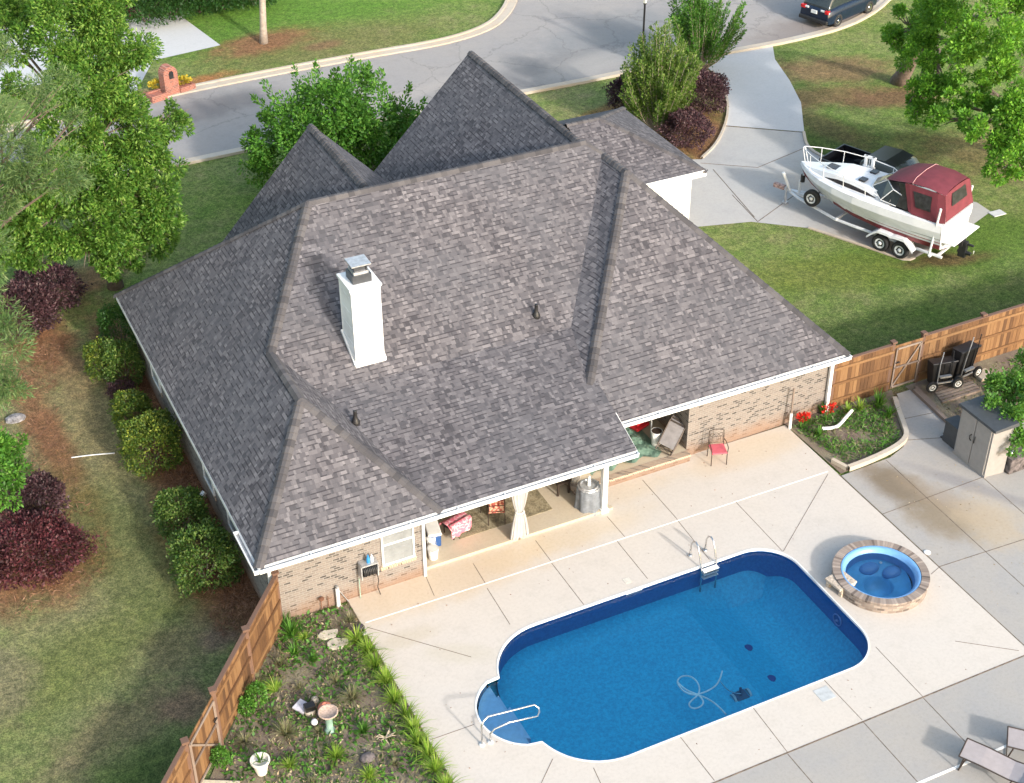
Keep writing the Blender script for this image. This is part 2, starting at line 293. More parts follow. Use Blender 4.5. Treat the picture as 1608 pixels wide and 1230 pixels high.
# ---------------------------------------------------------------- mesh builder
class MB:
    def __init__(s): s.v = []; s.f = []; s.m = []; s.uv = {}; s.T = Matrix.Identity(4)
    def add(s, vs, fs, m=0):
        o = len(s.v); s.v += [tuple(s.T @ Vector(x)) for x in vs]
        for f in fs: s.f.append([o+i for i in f]); s.m.append(m)
        return s
    def box(s, x0, y0, z0, x1, y1, z1, m=0):
        return s.add([(x0, y0, z0), (x1, y0, z0), (x1, y1, z0), (x0, y1, z0), (x0, y0, z1), (x1, y0, z1), (x1, y1, z1), (x0, y1, z1)],
                     [(0, 3, 2, 1), (4, 5, 6, 7), (0, 1, 5, 4), (1, 2, 6, 5), (2, 3, 7, 6), (3, 0, 4, 7)], m)
    def beam(s, a, b, w, h, m=0, up=(0, 0, 1)):
        a, b = Vector(a), Vector(b); d = (b-a).normalized(); u = Vector(up)
        sd_ = d.cross(u)
        if sd_.length < 1e-4: sd_ = d.cross(Vector((1, 0, 0)))
        sd_.normalize(); u = sd_.cross(d).normalized(); sd_ *= w/2; u *= h/2
        vs = [p+q+r for p in (a, b) for q, r in ((-sd_, -u), (sd_, -u), (sd_, u), (-sd_, u))]
        return s.add(vs, [(0, 1, 2, 3), (7, 6, 5, 4), (0, 4, 5, 1), (1, 5, 6, 2), (2, 6, 7, 3), (3, 7, 4, 0)], m)
    def prism(s, pts, z0, z1, m=0, mtop=None):
        k = len(pts); ar = sum(pts[i][0]*pts[(i+1) % k][1]-pts[(i+1) % k][0]*pts[i][1] for i in range(k))
        if ar < 0: pts = pts[::-1]
        vs = [(x[0], x[1], z0) for x in pts]+[(x[0], x[1], z1) for x in pts]
        s.add(vs, [tuple(range(k))[::-1]]+[(i, (i+1) % k, k+(i+1) % k, k+i) for i in range(k)], m)
        s.add(vs[k:], [tuple(range(k))], m if mtop is None else mtop); return s
    def tube(s, pts, r, n=8, m=0, cap=True):
        pts = [Vector(p) for p in pts]; k = len(pts)
        rs = r if isinstance(r, (list, tuple)) else [r]*k
        vs = []; ref = None
        for i, p in enumerate(pts):
            d = (pts[min(i+1, k-1)]-pts[max(i-1, 0)]).normalized()
            if ref is None: ref = d.orthogonal().normalized()
            ref = (ref-d*ref.dot(d))
            ref = ref.normalized() if ref.length > 1e-5 else d.orthogonal().normalized()
            q = d.cross(ref)
            for j in range(n):
                a = 2*math.pi*j/n; vs.append(p+(ref*math.cos(a)+q*math.sin(a))*rs[i])
        fs = [(i*n+j, i*n+(j+1) % n, (i+1)*n+(j+1) % n, (i+1)*n+j) for i in range(k-1) for j in range(n)]
        if cap: fs += [tuple(range(n))[::-1], tuple(range((k-1)*n, k*n))]
        return s.add(vs, fs, m)
    def lathe(s, prof, c=(0, 0, 0), n=20, m=0, sx=1, sy=1):
        vs = [(c[0]+r*math.cos(2*math.pi*j/n)*sx, c[1]+r*math.sin(2*math.pi*j/n)*sy, c[2]+z) for r, z in prof for j in range(n)]
        k = len(prof)
        fs = [(i*n+j, i*n+(j+1) % n, (i+1)*n+(j+1) % n, (i+1)*n+j) for i in range(k-1) for j in range(n)]
        fs += [tuple(range(n))[::-1], tuple(range((k-1)*n, k*n))]
        return s.add(vs, fs, m)
    def grid(s, rows, m=0, close=False):
        a = len(rows); b = len(rows[0]); vs = [p for r in rows for p in r]
        return s.add(vs, [(i*b+j, i*b+(j+1) % b, (i+1)*b+(j+1) % b, (i+1)*b+j) for i in range(a-1) for j in range(b if close else b-1)], m)
    def build(s, name, mats, parent=None, smooth=False, local=False, bevel=0):
        if not isinstance(mats, (list, tuple)): mats = [mats]
        vs = s.v
        if parent is not None and not local:
            inv = pmat(parent).inverted(); vs = [tuple(inv @ Vector(v)) for v in vs]
        me = bpy.data.meshes.new(name); me.from_pydata([tuple(v) for v in vs], [], s.f)
        for mm in mats: me.materials.append(MT[mm] if isinstance(mm, str) else mm)
        me.polygons.foreach_set('material_index', s.m)
        if smooth: me.polygons.foreach_set('use_smooth', [True]*len(s.f))
        o = bpy.data.objects.new(name, me); COL.objects.link(o)
        if parent is not None: o.parent = parent
        if bevel:
            b = o.modifiers.new('bevel', 'BEVEL'); b.width = bevel; b.segments = 2; b.limit_method = 'ANGLE'
        return o
def pmat(o):
    m = Matrix.Translation(o.location) @ o.rotation_euler.to_matrix().to_4x4()
    return pmat(o.parent) @ m if o.parent else m
def tag(o, label=None, cat=None, group=None, kind=None):
    if label: o['label'] = label
    if cat: o['category'] = cat
    if group: o['group'] = group
    if kind: o['kind'] = kind
    return o
def thing(name, label, cat, loc=(0, 0, 0), rz=0, group=None):
    o = bpy.data.objects.new(name, None); COL.objects.link(o); o.location = loc; o.rotation_euler = (0, 0, rz)
    o.empty_display_size = .2
    return tag(o, label, cat, group)
def copy_tree(o, parent=None):
    c = o.copy(); COL.objects.link(c); c.parent = parent
    for ch in [x for x in bpy.data.objects if x.parent == o]: copy_tree(ch, c)
    return c
def sheet(name, pts, z, mat, holes=(), kind='structure'):
    bm = bmesh.new(); loops = [pts]+list(holes); es = []
    for lp in loops:
        vs = [bm.verts.new((q[0], q[1], z)) for q in lp]
        es += [bm.edges.new((vs[i], vs[(i+1) % len(vs)])) for i in range(len(vs))]
    bmesh.ops.triangle_fill(bm, use_beauty=True, edges=es)
    for f in bm.faces:
        if f.normal.z < 0: f.normal_flip()
    me = bpy.data.meshes.new(name); bm.to_mesh(me); bm.free(); me.materials.append(MT[mat])
    o = bpy.data.objects.new(name, me); COL.objects.link(o)
    if kind: o['kind'] = kind
    return o
def px(*a): return [G(u, v) for u, v in a]
def smoothline(pts, it=2):
    for _ in range(it):
        q = [pts[0]]
        for a, b in zip(pts, pts[1:]): q += [a*.75+b*.25, a*.25+b*.75]
        pts = q+[pts[-1]]
    return pts
def ribbon(mb, pts, w, z0, z1, m=0, off=0):
    pts = [Vector((p[0], p[1], 0)) for p in pts]; L = []
    for i, p in enumerate(pts):
        d = (pts[min(i+1, len(pts)-1)]-pts[max(i-1, 0)]).normalized(); nrm = Vector((-d.y, d.x, 0)); L.append((p+nrm*(off-w/2), p+nrm*(off+w/2)))
    rows = [[(a.x, a.y, z0), (a.x, a.y, z1), (b.x, b.y, z1), (b.x, b.y, z0)] for a, b in L]
    mb.grid(rows, m); return mb
def joints(mb, pairs, w=.02, z0=.0, z1=.004, m=1):
    for a, b in pairs: ribbon(mb, [a, b], w, z0, z1, m)
# ---------------------------------------------------------------- foliage
def leaf_mesh(name, P, D, size, mat, parent, aspect=.5, rs=None, flat=.0):
    """P points, D leaf directions; each leaf a small folded diamond"""
    rs = rs or np.random.default_rng(3); n = len(P)
    D = D/np.maximum(1e-6, np.linalg.norm(D, axis=1, keepdims=True))
    R = rs.normal(size=(n, 3)); Sd = np.cross(D, R); Sd /= np.maximum(1e-6, np.linalg.norm(Sd, axis=1, keepdims=True))
    if flat:
        up = np.array([0, 0, 1.]); S2 = np.cross(D, up); S2 /= np.maximum(1e-3, np.linalg.norm(S2, axis=1, keepdims=True)); Sd = Sd*(1-flat)+S2*flat
    sz = (size*rs.uniform(.6, 1.35, n))[:, None]
    N = np.cross(D, Sd)*sz*.12
    A = P; B = P+D*sz*.5+Sd*sz*aspect*.5+N; Cc = P+D*sz; E = P+D*sz*.5-Sd*sz*aspect*.5+N
    V = np.stack([A, B, Cc, E], 1).reshape(-1, 3)
    if parent is not None:
        inv = np.array(pmat(parent).inverted()); V = V@inv[:3, :3].T+inv[:3, 3]
    me = bpy.data.meshes.new(name); me.vertices.add(n*4); me.loops.add(n*4); me.polygons.add(n)
    me.vertices.foreach_set('co', V.astype(np.float32).ravel()); me.loops.foreach_set('vertex_index', np.arange(n*4, dtype=np.int32))
    me.polygons.foreach_set('loop_start', np.arange(0, n*4, 4, dtype=np.int32)); me.polygons.foreach_set('loop_total', np.full(n, 4, dtype=np.int32))
    me.materials.append(MT[mat]); me.update(calc_edges=True); me.validate()
    o = bpy.data.objects.new(name, me); COL.objects.link(o)
    if parent is not None: o.parent = parent
    return o
def sphere_dirs(rs, n):
    d = rs.normal(size=(n, 3)); return d/np.linalg.norm(d, axis=1, keepdims=True)
def cloud(blobs, dens, rs, sub=9, subr=.42, fill=.35):
    """blobs (x,y,z,rx,ry,rz): leaf clumps over and inside each ellipsoid"""
    PP = []; DD = []
    for b in blobs:
        c = np.array(b[:3]); R = np.array(b[3:6] if len(b) > 5 else [b[3]]*3)
        k = max(5, int(sub*max(1, R.mean())**1.2)); dirs = sphere_dirs(rs, k)
        cen = c+dirs*R*rs.uniform(fill, .92, (k, 1))
        area = R.mean()**2; n = int(dens*area/k)+4
        for q in cen:
            rr = R*subr*rs.uniform(.6, 1.25)
            d = sphere_dirs(rs, n); p = q+d*rr*(rs.uniform(.15, 1, (n, 1))**.5)
            PP.append(p); DD.append(d*.7+(p-c)/R*.6+rs.normal(size=(n, 3))*.45)
    return np.concatenate(PP), np.concatenate(DD)
def limbs(mb, base, blobs, r0, rs, n=3, top=None):
    base = Vector(base)
    cz = sum(b[2] for b in blobs)/len(blobs); cx = sum(b[0] for b in blobs)/len(blobs); cy = sum(b[1] for b in blobs)/len(blobs)
    fork = Vector(top) if top else Vector((base.x+(cx-base.x)*.25, base.y+(cy-base.y)*.25, base.z+(cz-base.z)*.45))
    mb.tube([base-Vector((0, 0, .1)), base+(fork-base)*.15+Vector((.02, 0, 0)), base+(fork-base)*.6+Vector((rs.normal()*.08, rs.normal()*.08, 0)), fork], [r0*1.35, r0, r0*.85, r0*.72], 10)
    for b in blobs:
        e = Vector(b[:3]); mid = fork.lerp(e, .5)+Vector((rs.normal()*.25, rs.normal()*.25, .25))
        mb.tube([fork, mid, e], [r0*.42, r0*.24, r0*.07], 6)
        for _ in range(n):
            d = Vector(sphere_dirs(rs, 1)[0])*b[3]*.85; mb.tube([mid.lerp(e, .5), mid.lerp(e, .8)+d*.4, e+d], [r0*.15, r0*.09, r0*.02], 5)
def tree(name, label, base, blobs, dens, size, leaf, r0=.16, bark='bark', seed=1, group=None, subr=.42, sub=9, fill=.35, aspect=.5, cat='tree', top=None, n=3):
    rs = np.random.default_rng(seed); t = thing(name, label, cat, tuple(base), 0, group)
    mb = MB(); limbs(mb, base, blobs, r0, rs, n, top); mb.build('trunk', bark, t, smooth=True)
    P, D = cloud(blobs, dens, rs, sub, subr, fill); leaf_mesh('crown', P, D, size, leaf, t, aspect, rs); return t
def bl(*a):    # blobs given as (u, v, z, r[, ry, rz])
    out = []
    for q in a:
        p = G(q[0], q[1], q[2]); out.append((p.x, p.y, p.z)+tuple(q[3:]))
    return out
def bush(label, u, v, r, rz, mat, n=4200, size=.075, seed=5, group=None, name='clipped_shrub', ry=None, bumpy=.10, zc=None, aspect=.55):
    rs = np.random.default_rng(seed); zc = zc or rz*.85; c = G(u, v, zc)
    t = thing(name, label, 'shrub', (c.x, c.y, 0), 0, group)
    d = sphere_dirs(rs, n); d[:, 2] = np.where(d[:, 2] < -.55, -d[:, 2], d[:, 2])
    R = np.array([r, ry or r, rz])
    if name == 'clipped_shrub': d = np.sign(d)*np.abs(d)**.72; R = R*np.array([.98, 1.04, .92])
    ph = rs.uniform(0, 6, 6)
    w = 1+bumpy*(np.sin(d[:, 0]*5+ph[0])*np.sin(d[:, 1]*5+ph[1])+np.sin(d[:, 2]*6+ph[2]+d[:, 0]*4))
    w += .05*np.sin(d[:, 0]*13+ph[3])*np.sin(d[:, 2]*11+ph[4])+.05*np.sin(d[:, 1]*9+ph[5])
    w = np.where(rs.uniform(0, 1, n) > .94, w*rs.uniform(1.02, 1.16, n), w)
    P = np.array([c.x, c.y, zc])+d*R*w[:, None]*rs.uniform(.74, 1.03, (n, 1)); P[:, 2] = np.maximum(P[:, 2], .02)
    leaf_mesh('foliage', P, d*.8+rs.normal(size=(n, 3))*.7, size, mat, t, aspect, rs)
    mb = MB()
    for k in range(6):
        a = k*1.05; mb.tube([(c.x+.05*math.cos(a), c.y+.05*math.sin(a), -.04), (c.x+r*.3*math.cos(a), c.y+r*.3*math.sin(a), zc*.7), (c.x+r*.6*math.cos(a), c.y+r*.6*math.sin(a), zc*1.1)], [.03, .02, .008], 5)
    mb.build('stem', 'bark', t); return t
def shoots(P, D, rs, base, tip, n, width, k, sag=0):
    base = np.array(base); tip = np.array(tip); t = rs.uniform(0, 1, n)[:, None]**.8
    c = base+(tip-base)*t+np.array([0, 0, -1])*sag*t*t; ax = (tip-base)/np.linalg.norm(tip-base)
    d = sphere_dirs(rs, n); P.append(c+d*width*(1-t*.6)*rs.uniform(.2, 1, (n, 1))); D.append(d*.8+ax*.9)
def blades(name, label, c, n, L, mat, seed, group=None, w=.018, cat='plant', spread=.9, curl=.7, z=0, parent=None, part='foliage'):
    rs = np.random.default_rng(seed)
    root = parent or thing(name, label, cat, (c[0], c[1], z), 0, group); mb = MB()
    for i in range(n):
        a = rs.uniform(0, 6.283); l_ = L*rs.uniform(.6, 1.15); o = rs.uniform(.15, spread); r0 = rs.uniform(0, .05)
        dx, dy = math.cos(a), math.sin(a); px_, py_ = -dy*w*rs.uniform(.7, 1.3), dx*w; pts = []
        for t in (0, .35, .7, 1):
            rr = r0+l_*o*t*(.6+.4*t); zz = z+l_*(1.1-o*.5)*t*(1-curl*o*t*t); x, y = c[0]+dx*rr, c[1]+dy*rr; q = 1-t*.9
            pts.append([(x-px_*q, y-py_*q, max(z+.01, zz)), (x+px_*q, y+py_*q, max(z+.01, zz))])
        mb.grid(pts)
    mb.build(part, mat, root); return root

ORD = ['first', 'second', 'third', 'fourth', 'fifth', 'sixth', 'seventh', 'eighth', 'ninth', 'tenth', 'eleventh', 'twelfth']
# ================================================================ SETTING
def arc(cx, cy, r, a0, a1, n=12): return [(cx+r*math.cos(math.radians(a0+(a1-a0)*i/n)), cy+r*math.sin(math.radians(a0+(a1-a0)*i/n))) for i in range(n+1)]
X0, X1, Y0, Y1 = 2.42, 11.93, -8.0, -2.88
RL, RR = 1.75, 1.15
POOL = arc(X1-RR, Y1-RR, RR, 90, 0, 12)+arc(X1-RR, Y0+RR, RR, 0, -90, 12)+arc(X0+RL, Y0+RL, RL, -90, -166, 12)+arc(2.72, -5.42, 1.33, 243, 117, 18)+arc(X0+RL, Y1-RL, RL, 166, 90, 12)
MAIN = arc(X1-RR, Y1-RR, RR, 90, 0, 12)+arc(X1-RR, Y0+RR, RR, 0, -90, 12)+arc(X0+RL, Y0+RL, RL, -90, -180, 12)+arc(X0+RL, Y1-RL, RL, 180, 90, 12)
SPC = (13.5, -5.6)
SPAHOLE = arc(SPC[0], SPC[1], 1.12, 0, 345, 23)
sheet('lawn', [(-160, -90), (260, -90), (260, 420), (-160, 420)], -.05, 'lawn', [[(1.2, -8.2), (14.9, -8.2), (14.9, -2.6), (1.2, -2.6)]])['kind'] = 'structure'
DECK = [(0, .2), (0, -9.6), (15.36, -9.6), (15.36, 1.62), (11.7, 1.62), (7.66, 1.4), (7.66, .5), (2.3, .5), (2.3, .2)]
dk = sheet('patio', DECK, 0, 'patio', [POOL[::-1], SPAHOLE])
jm = MB()
jp = lambda *q: [(G(a, b), G(c, d)) for a, b, c, d in q]
joints(jm, jp((953, 811, 981, 843), (969, 850, 1017, 909), (1009, 754, 1063, 815), (1063, 816, 1114, 879), (1155, 788, 1229, 866), (841, 849, 865, 881), (866, 884, 917, 950), (743, 885, 762, 916), (765, 924, 801, 981), (669, 906, 682, 936),
   (1300, 745, 1230, 866), (1068, 1157, 1122, 1226), (1183, 1112, 1237, 1182), (1294, 1068, 1354, 1131), (1375, 1016, 1449, 1094), (676, 1162, 744, 1138), (868, 1192, 850, 1230), (932, 1206, 944, 1232),
   (576, 985, 740, 1032), (1500, 1007, 1600, 1022), (1462, 902, 1476, 890)), .016, .0, .004, 0)
joints(jm, jp((574, 978, 1300, 740.5)), .03, .0, .005, 1)
joints(jm, [((0, .2), (0, -9.6)), ((0, -9.6), (15.36, -9.6)), ((15.36, -9.6), (15.36, -1.2))], .03, -.02, .004, 0)
tag(jm.build('patio_joints', ['joint', 'whitejoint']), kind='structure')
sheet('grey_apron', [(0, -9.62), (0, -40), (45, -40), (45, -1.6), (19.55, -1.6), (19.55, -.92), (19.97, -.83), (20.15, 1.45), (19.62, 1.45), (19.55, 1.3), (18.85, .3), (18.5, -.45), (18.0, -.95), (17.3, -1.2), (15.4, -1.28), (15.38, -9.62)], -.006, 'apron')
jm = MB()
joints(jm, jp((1384.6, 807.7, 1544, 749), (1391, 722, 1458, 784), (1458, 784, 1552, 870), (1552, 870, 1640, 950), (1473, 890.5, 1620, 843), (1408, 660, 1466, 648), (1425, 691, 1484, 687), (1544, 750, 1640, 835), (1237, 1184, 1285, 1240), (1356, 1134, 1452, 1240), (1450, 1096, 1540, 1190)), .022, -.02, -.002, 0)
joints(jm, jp((1440, 1231, 1600, 1163)), .07, -.02, .0, 1)
tag(jm.build('apron_joints', ['joint', 'whitejoint']), kind='structure')
sheet('porch_floor', [(2.3, .42), (7.66, .42), (8.35, .42), (8.35, 1.3), (8.35, 5.2), (2.3, 5.2)], .09, 'porch')
pm = MB(); pm.prism([(2.3, .36), (8.4, .36), (8.4, .48), (2.3, .48)], -.02, .095); tag(pm.build('porch_step', 'porch'), kind='structure')
bed = px((437, 974), (549, 948))+[Vector((-.02, -.1, 0)), Vector((-.02, -9.5, 0)), Vector((-7, -9.5, 0)), G(262, 1262), G(325, 1232)]
sheet('garden_soil', bed, -.02, 'mulch')
sheet('garden_bed_soil', [(15.38, 1.7), (19.6, 1.7), (19.3, 1.1), (18.7, .2), (18.35, -.5), (17.9, -.85), (17.3, -1.05), (15.45, -1.2)], -.003, 'mulch')
sheet('side_soil', [(20.15, 1.7), (20.0, -.83), (19.6, -.95), (19.6, -1.6), (26, -1.6), (32, 1.0), (32, 2.0)], -.02, 'mulch')
# streets
far = smoothline(px((-260, 262), (0, 208), (120, 184), (250, 154), (400, 123), (500, 104), (600, 86), (680, 73), (740, 58), (780, 41), (800, 22), (812, 0), (822, -50), (800, -160)), 2)
near = smoothline(px((-260, 372), (0, 312), (258, 258), (400, 228), (640, 176), (825, 141), (906, 126), (978, 111), (1110, 84), (1208, 67), (1250, 58), (1300, 46), (1340, 31), (1370, 13), (1388, -4), (1430, -40), (1540, -110)), 2)
sheet('street', [p.to_2d() for p in near+far[::-1]], -.042, 'asphalt')
k = MB(); ribbon(k, far, .55, -.06, .03, 0, .22); tag(k.build('kerb', 'kerb'), kind='structure')
k = MB(); ribbon(k, far, .16, -.06, .09, 0, .46); tag(k.build('kerb', 'kerb'), kind='structure')
k = MB(); ribbon(k, near, .42, -.06, .02, 0, -.16); ribbon(k, near, .15, -.06, .07, 0, -.35); tag(k.build('kerb', 'kerb'), kind='structure')
sheet('far_driveway', px((282, 23), (346, 70), (240, 94), (205, 160), (120, 180), (128, 118), (-60, 158), (-140, 50), (150, 33)), -.035, 'drivew')
ap = px((1213, 68), (1217, 92), (1240, 125), (1258, 160), (1263, 206), (1139, 196), (1143, 172), (1138, 142), (1118, 112), (1105, 98), (1118, 84), (1160, 74))
sheet('driveway', ap, -.034, 'drivew')
lo = px((1139, 197), (1263, 207), (1268, 232), (1300, 249), (1400, 282), (1535, 317), (1556, 331), (1500, 372), (1428, 408), (1418, 408), (1340, 380), (1270, 357), (1180, 347), (1095, 355), (1060, 350), (1030, 250), (1102, 249), (1128, 222))
sheet('driveway_apron', lo, -.038, 'drive')
jm = MB(); joints(jm, jp((1190, 347, 1150, 305), (1190, 347, 1255, 300), (1100, 255, 1190, 262), (1139, 197, 1263, 207), (1190, 262, 1262, 232), (1120, 265, 1185, 340), (1300, 375, 1300, 375)), .03, -.04, -.03, 0)
ribbon(jm, smoothline(px((1262, 207), (1267, 232), (1300, 250), (1340, 262))), .12, -.04, .03, 1)
ribbon(jm, smoothline(px((1270, 357), (1340, 380), (1424, 409), (1436, 404))), .12, -.04, .01, 1)
tag(jm.build('driveway_joints', ['joint', 'kerb']), kind='structure')
k = MB(); ribbon(k, smoothline(px((1118, 112), (1140, 145), (1144, 172), (1138, 200), (1124, 228), (1102, 248))), .1, -.05, .05, 0); tag(k.build('bed_edging', 'kerb'), kind='structure')
# raised brick platform outside the back door
pf = MB(); pf.prism([(7.66, 1.36), (11.66, 1.36), (11.66, 5.2), (7.66, 5.2)], -.02, .27, 0)
pf.prism([(7.62, 1.32), (11.66, 1.32), (11.66, 1.56), (7.62, 1.56)], .2, .285, 1)
pf.prism([(7.62, 1.56), (7.86, 1.56), (7.86, 5.2), (7.62, 5.2)], .2, .285, 1)
pf.prism([(7.86, 1.56), (11.66, 1.56), (11.66, 5.2), (7.86, 5.2)], .2, .278, 2)
tag(pf.build('raised_landing', ['brick', 'brickedge', 'porch']), kind='structure')
# ================================================================ HOUSE
ZE = 2.53; XL, Y_0, Y4, XR, YF = -2.42, -.27, 1.11, 17.06, 14.64
house = thing('brick_house', 'sprawling tan brick house under a large grey shingle hip roof beside the pool', 'house', (7.5, 7, 0))
wl = MB()
wl.prism([(-2.12, .2), (2.3, .2), (2.3, 4.8), (11.66, 4.8), (11.66, 1.6), (16.98, 1.75), (16.98, 14.0), (-2.12, 14.0)], -.05, 2.44)
wl.prism([(2.15, 14.0), (8.45, 14.0), (8.45, 16.0), (2.15, 16.0)], -.05, 2.44)
wl.add([(2.15, 16.0, 2.44), (8.45, 16.0, 2.44), (5.3, 16.0, 5.9), (2.15, 15.9, 2.44), (8.45, 15.9, 2.44), (5.3, 15.9, 5.9)], [(0, 1, 2), (5, 4, 3), (0, 2, 5, 3), (2, 1, 4, 5)])
wl.prism([(8.5, 14.0), (16.1, 14.0), (16.1, 18.0), (8.5, 18.0)], -.05, 2.44)
wl.add([(8.5, 18.0, 2.44), (16.1, 18.0, 2.44), (12.3, 18.0, 6.3), (8.5, 17.9, 2.44), (16.1, 17.9, 2.44), (12.3, 17.9, 6.3)], [(0, 1, 2), (5, 4, 3), (0, 2, 5, 3), (2, 1, 4, 5)])
wl.build('wall', 'brick', house)
gw = MB(); gw.prism([(16.99, 14.05), (19.42, 14.05), (19.42, 19.7), (16.2, 19.7), (16.2, 14.05)], -.05, 2.44, 0); gw.build('garage_wall', 'offwhite', house)
gd = MB(); gd.box(19.40, 14.6, 0, 19.46, 19.1, 2.2)
for z in (.55, 1.1, 1.65): gd.box(19.46, 14.6, z-.01, 19.47, 19.1, z+.01)
gd.build('garage_door', 'white', house)
zr = 7.21
T1 = (2.79, 9.43, zr); T2 = (12.12, 9.43, zr); AP = (12.62, 7.53, 6.9); VT = (12.56, 8.94, 6.9); H1 = (.14, 3.17, 4.83); H2 = (.14, 5.70, 4.83)
W2_ = (2.70, Y_0, ZE); V2 = (1.12, 4.32, 3.95); V3 = (9.02, 4.32, 3.95); P1 = (8.52, 2.25, 3.31)
E3 = (8.72, Y_0, ZE); E3b = (8.80, 2.25, 3.31); E4 = (8.80, Y4, ZE)
L1 = (XL, YF, ZE); L2 = (XL, Y_0, ZE); R1 = (XR, Y4, ZE); R2 = (XR, YF, ZE)
GR, GX = 3.99, 16.9
FACES = [ # (points, eave direction)
 ([L1, L2, H1, H2, T1], (0, 1, 0)), ([L2, W2_, H1], (1, 0, 0)), ([W2_, V2, H2, H1], (0, 1, 0)), ([W2_, E3, E3b, P1, V3, V2], (1, 0, 0)),
 ([T1, H2, V2, V3, VT, T2], (1, 0, 0)), ([VT, V3, P1, AP], (0, 1, 0)), ([AP, P1, E3b, E4, R1], (1, 0, 0)), ([R1, R2, VT, AP], (0, 1, 0)), ([R2, T2, VT], (0, 1, 0)), ([L1, T1, T2, R2], (1, 0, 0)),
 ([(5.3, 10.46, 6.3), (5.3, 16.42, 6.3), (1.70, 16.42, ZE), (1.70, 14.66, ZE)], (0, 1, 0)), ([(5.3, 16.42, 6.3), (5.3, 10.46, 6.3), (8.9, 14.66, ZE), (8.9, 16.42, ZE)], (0, 1, 0)),
 ([(12.3, 9.80, 6.9), (12.3, 18.5, 6.9), (7.88, 18.5, ZE), (7.88, 14.66, ZE)], (0, 1, 0)), ([(12.3, 18.5, 6.9), (12.3, 9.80, 6.9), (16.72, 14.66, ZE), (16.72, 18.5, ZE)], (0, 1, 0)),
 ([(15.5, 13.69, ZE), (19.82, 13.69, ZE), (GX, 16.89, GR), (15.5, 16.89, GR)], (1, 0, 0)), ([(19.82, 13.69, ZE), (19.82, 20.09, ZE), (GX, 16.89, GR)], (0, 1, 0)), ([(19.82, 20.09, ZE), (15.5, 20.09, ZE), (15.5, 16.89, GR), (GX, 16.89, GR)], (1, 0, 0))]
me = bpy.data.meshes.new('roof'); vs = []; fs = []; uvs = []
for pts, e in FACES:
    pts = [Vector(p) for p in pts]; nn = Vector((0, 0, 0))
    for i in range(len(pts)): nn += pts[i].cross(pts[(i+1) % len(pts)])
    if nn.z < 0: pts = pts[::-1]; nn = -nn
    nn.normalize(); e = Vector(e); up = nn.cross(e).normalized()
    if up.z < 0: up = -up
    o = len(vs); vs += [tuple(p-house.location) for p in pts]; fs.append(list(range(o, o+len(pts))))
    uvs += [(p.dot(e)+3.1*len(fs), (p.z-ZE)/max(.1, up.z)+len(fs)*1.0) for p in pts]
me.from_pydata(vs, [], fs); uvl = me.uv_layers.new(name='UVMap')
for i, q in enumerate(uvs): uvl.data[i].uv = q
me.materials.append(MT['shingle']); roof = bpy.data.objects.new('roof', me); COL.objects.link(roof); roof.parent = house
# hip and ridge caps
def cap(mb, a, b, w=.15, drop=.62, step=.2):
    a, b = Vector(a), Vector(b); d = b-a; L = d.length; d.normalize(); s = d.cross(Vector((0, 0, 1))).normalized(); k = max(1, int(L/step))
    nup = s.cross(d).normalized()
    for i in range(k):
        p = a+d*(L*i/k); q = a+d*(L*(i+1.15)/k); h0, h1 = nup*.018, nup*.038
        R = []
        for c_, h in ((p, h0), (q, h1)):
            R.append([c_-s*w-nup*(w*drop)+h, c_-s*w*.35-nup*(w*drop*.12)+h, c_+s*w*.35-nup*(w*drop*.12)+h, c_+s*w-nup*(w*drop)+h])
        R.append([x-nup*.03 for x in R[1]])
        mb.grid(R)
def caps(parent, segs, **kw):
    for a, b in segs:
        m_ = MB(); cap(m_, a, b, **kw); m_.build('ridge_cap', 'cap', parent)
caps(roof, [(T1, T2), ((12.3, 18.5, 6.9), (12.3, 9.8, 6.9)), ((5.3, 16.42, 6.3), (5.3, 10.5, 6.3)), (H1, H2), (VT, AP), (T2, VT), ((GX, 16.89, GR), (15.5, 16.89, GR))], drop=.78)
caps(roof, [(T1, H2), (H1, L2), (H1, W2_), (T1, L1), (AP, P1), (AP, R1), ((GX, 16.89, GR), (19.82, 13.69, ZE)), ((GX, 16.89, GR), (19.82, 20.09, ZE))], drop=.5)
# eaves: soffit, fascia, gutters
sf = MB()
for q in ([(XL+.02, Y_0+.02), (8.68, Y_0+.02), (8.76, Y4), (XR-.02, Y4+.02), (XR-.02, YF-.02), (XL+.02, YF-.02)], [(1.75, 14.6), (8.85, 14.6), (8.85, 16.36), (1.75, 16.36)], [(7.93, 14.65), (16.68, 14.65), (16.68, 18.44), (7.93, 18.44)], [(15.6, 13.72), (19.79, 13.72), (19.79, 20.06), (15.6, 20.06)]):
    sf.add([(x, y, ZE-.1-.004*len(sf.f)) for x, y in q], [tuple(range(len(q)))])
sf.build('soffit', 'soffit', house)
fa = MB()
def fascia(a, b, h=.15, out=0): fa.beam((a[0], a[1], ZE-.095), (b[0], b[1], ZE-.095), .025, h)
fascia(L1, L2); fascia(L2, E3); fascia(E4, R1); fascia(R1, R2); fascia((15.6, 13.70), (19.82, 13.70), .26); fascia((19.81, 13.7), (19.81, 20.08)); fascia((15.6, 20.08), (19.82, 20.08)); fascia(L1, (1.7, YF)); fascia((8.9, 14.66), (7.88, 14.66))
fa.beam((E3[0], E3[1], ZE-.09), (8.78, 1.1, 2.865), .025, .14)
for a, b in (((1.7, 16.42, ZE), (5.3, 16.42, 6.3)), ((5.3, 16.42, 6.3), (8.9, 16.42, ZE)), ((7.88, 18.5, ZE), (12.3, 18.5, 6.9)), ((12.3, 18.5, 6.9), (16.72, 18.5, ZE))):
    fa.beam(Vector(a)-Vector((0, .06, .22)), Vector(b)-Vector((0, .06, .22)), .03, .2)
fa.build('fascia', 'white', house)
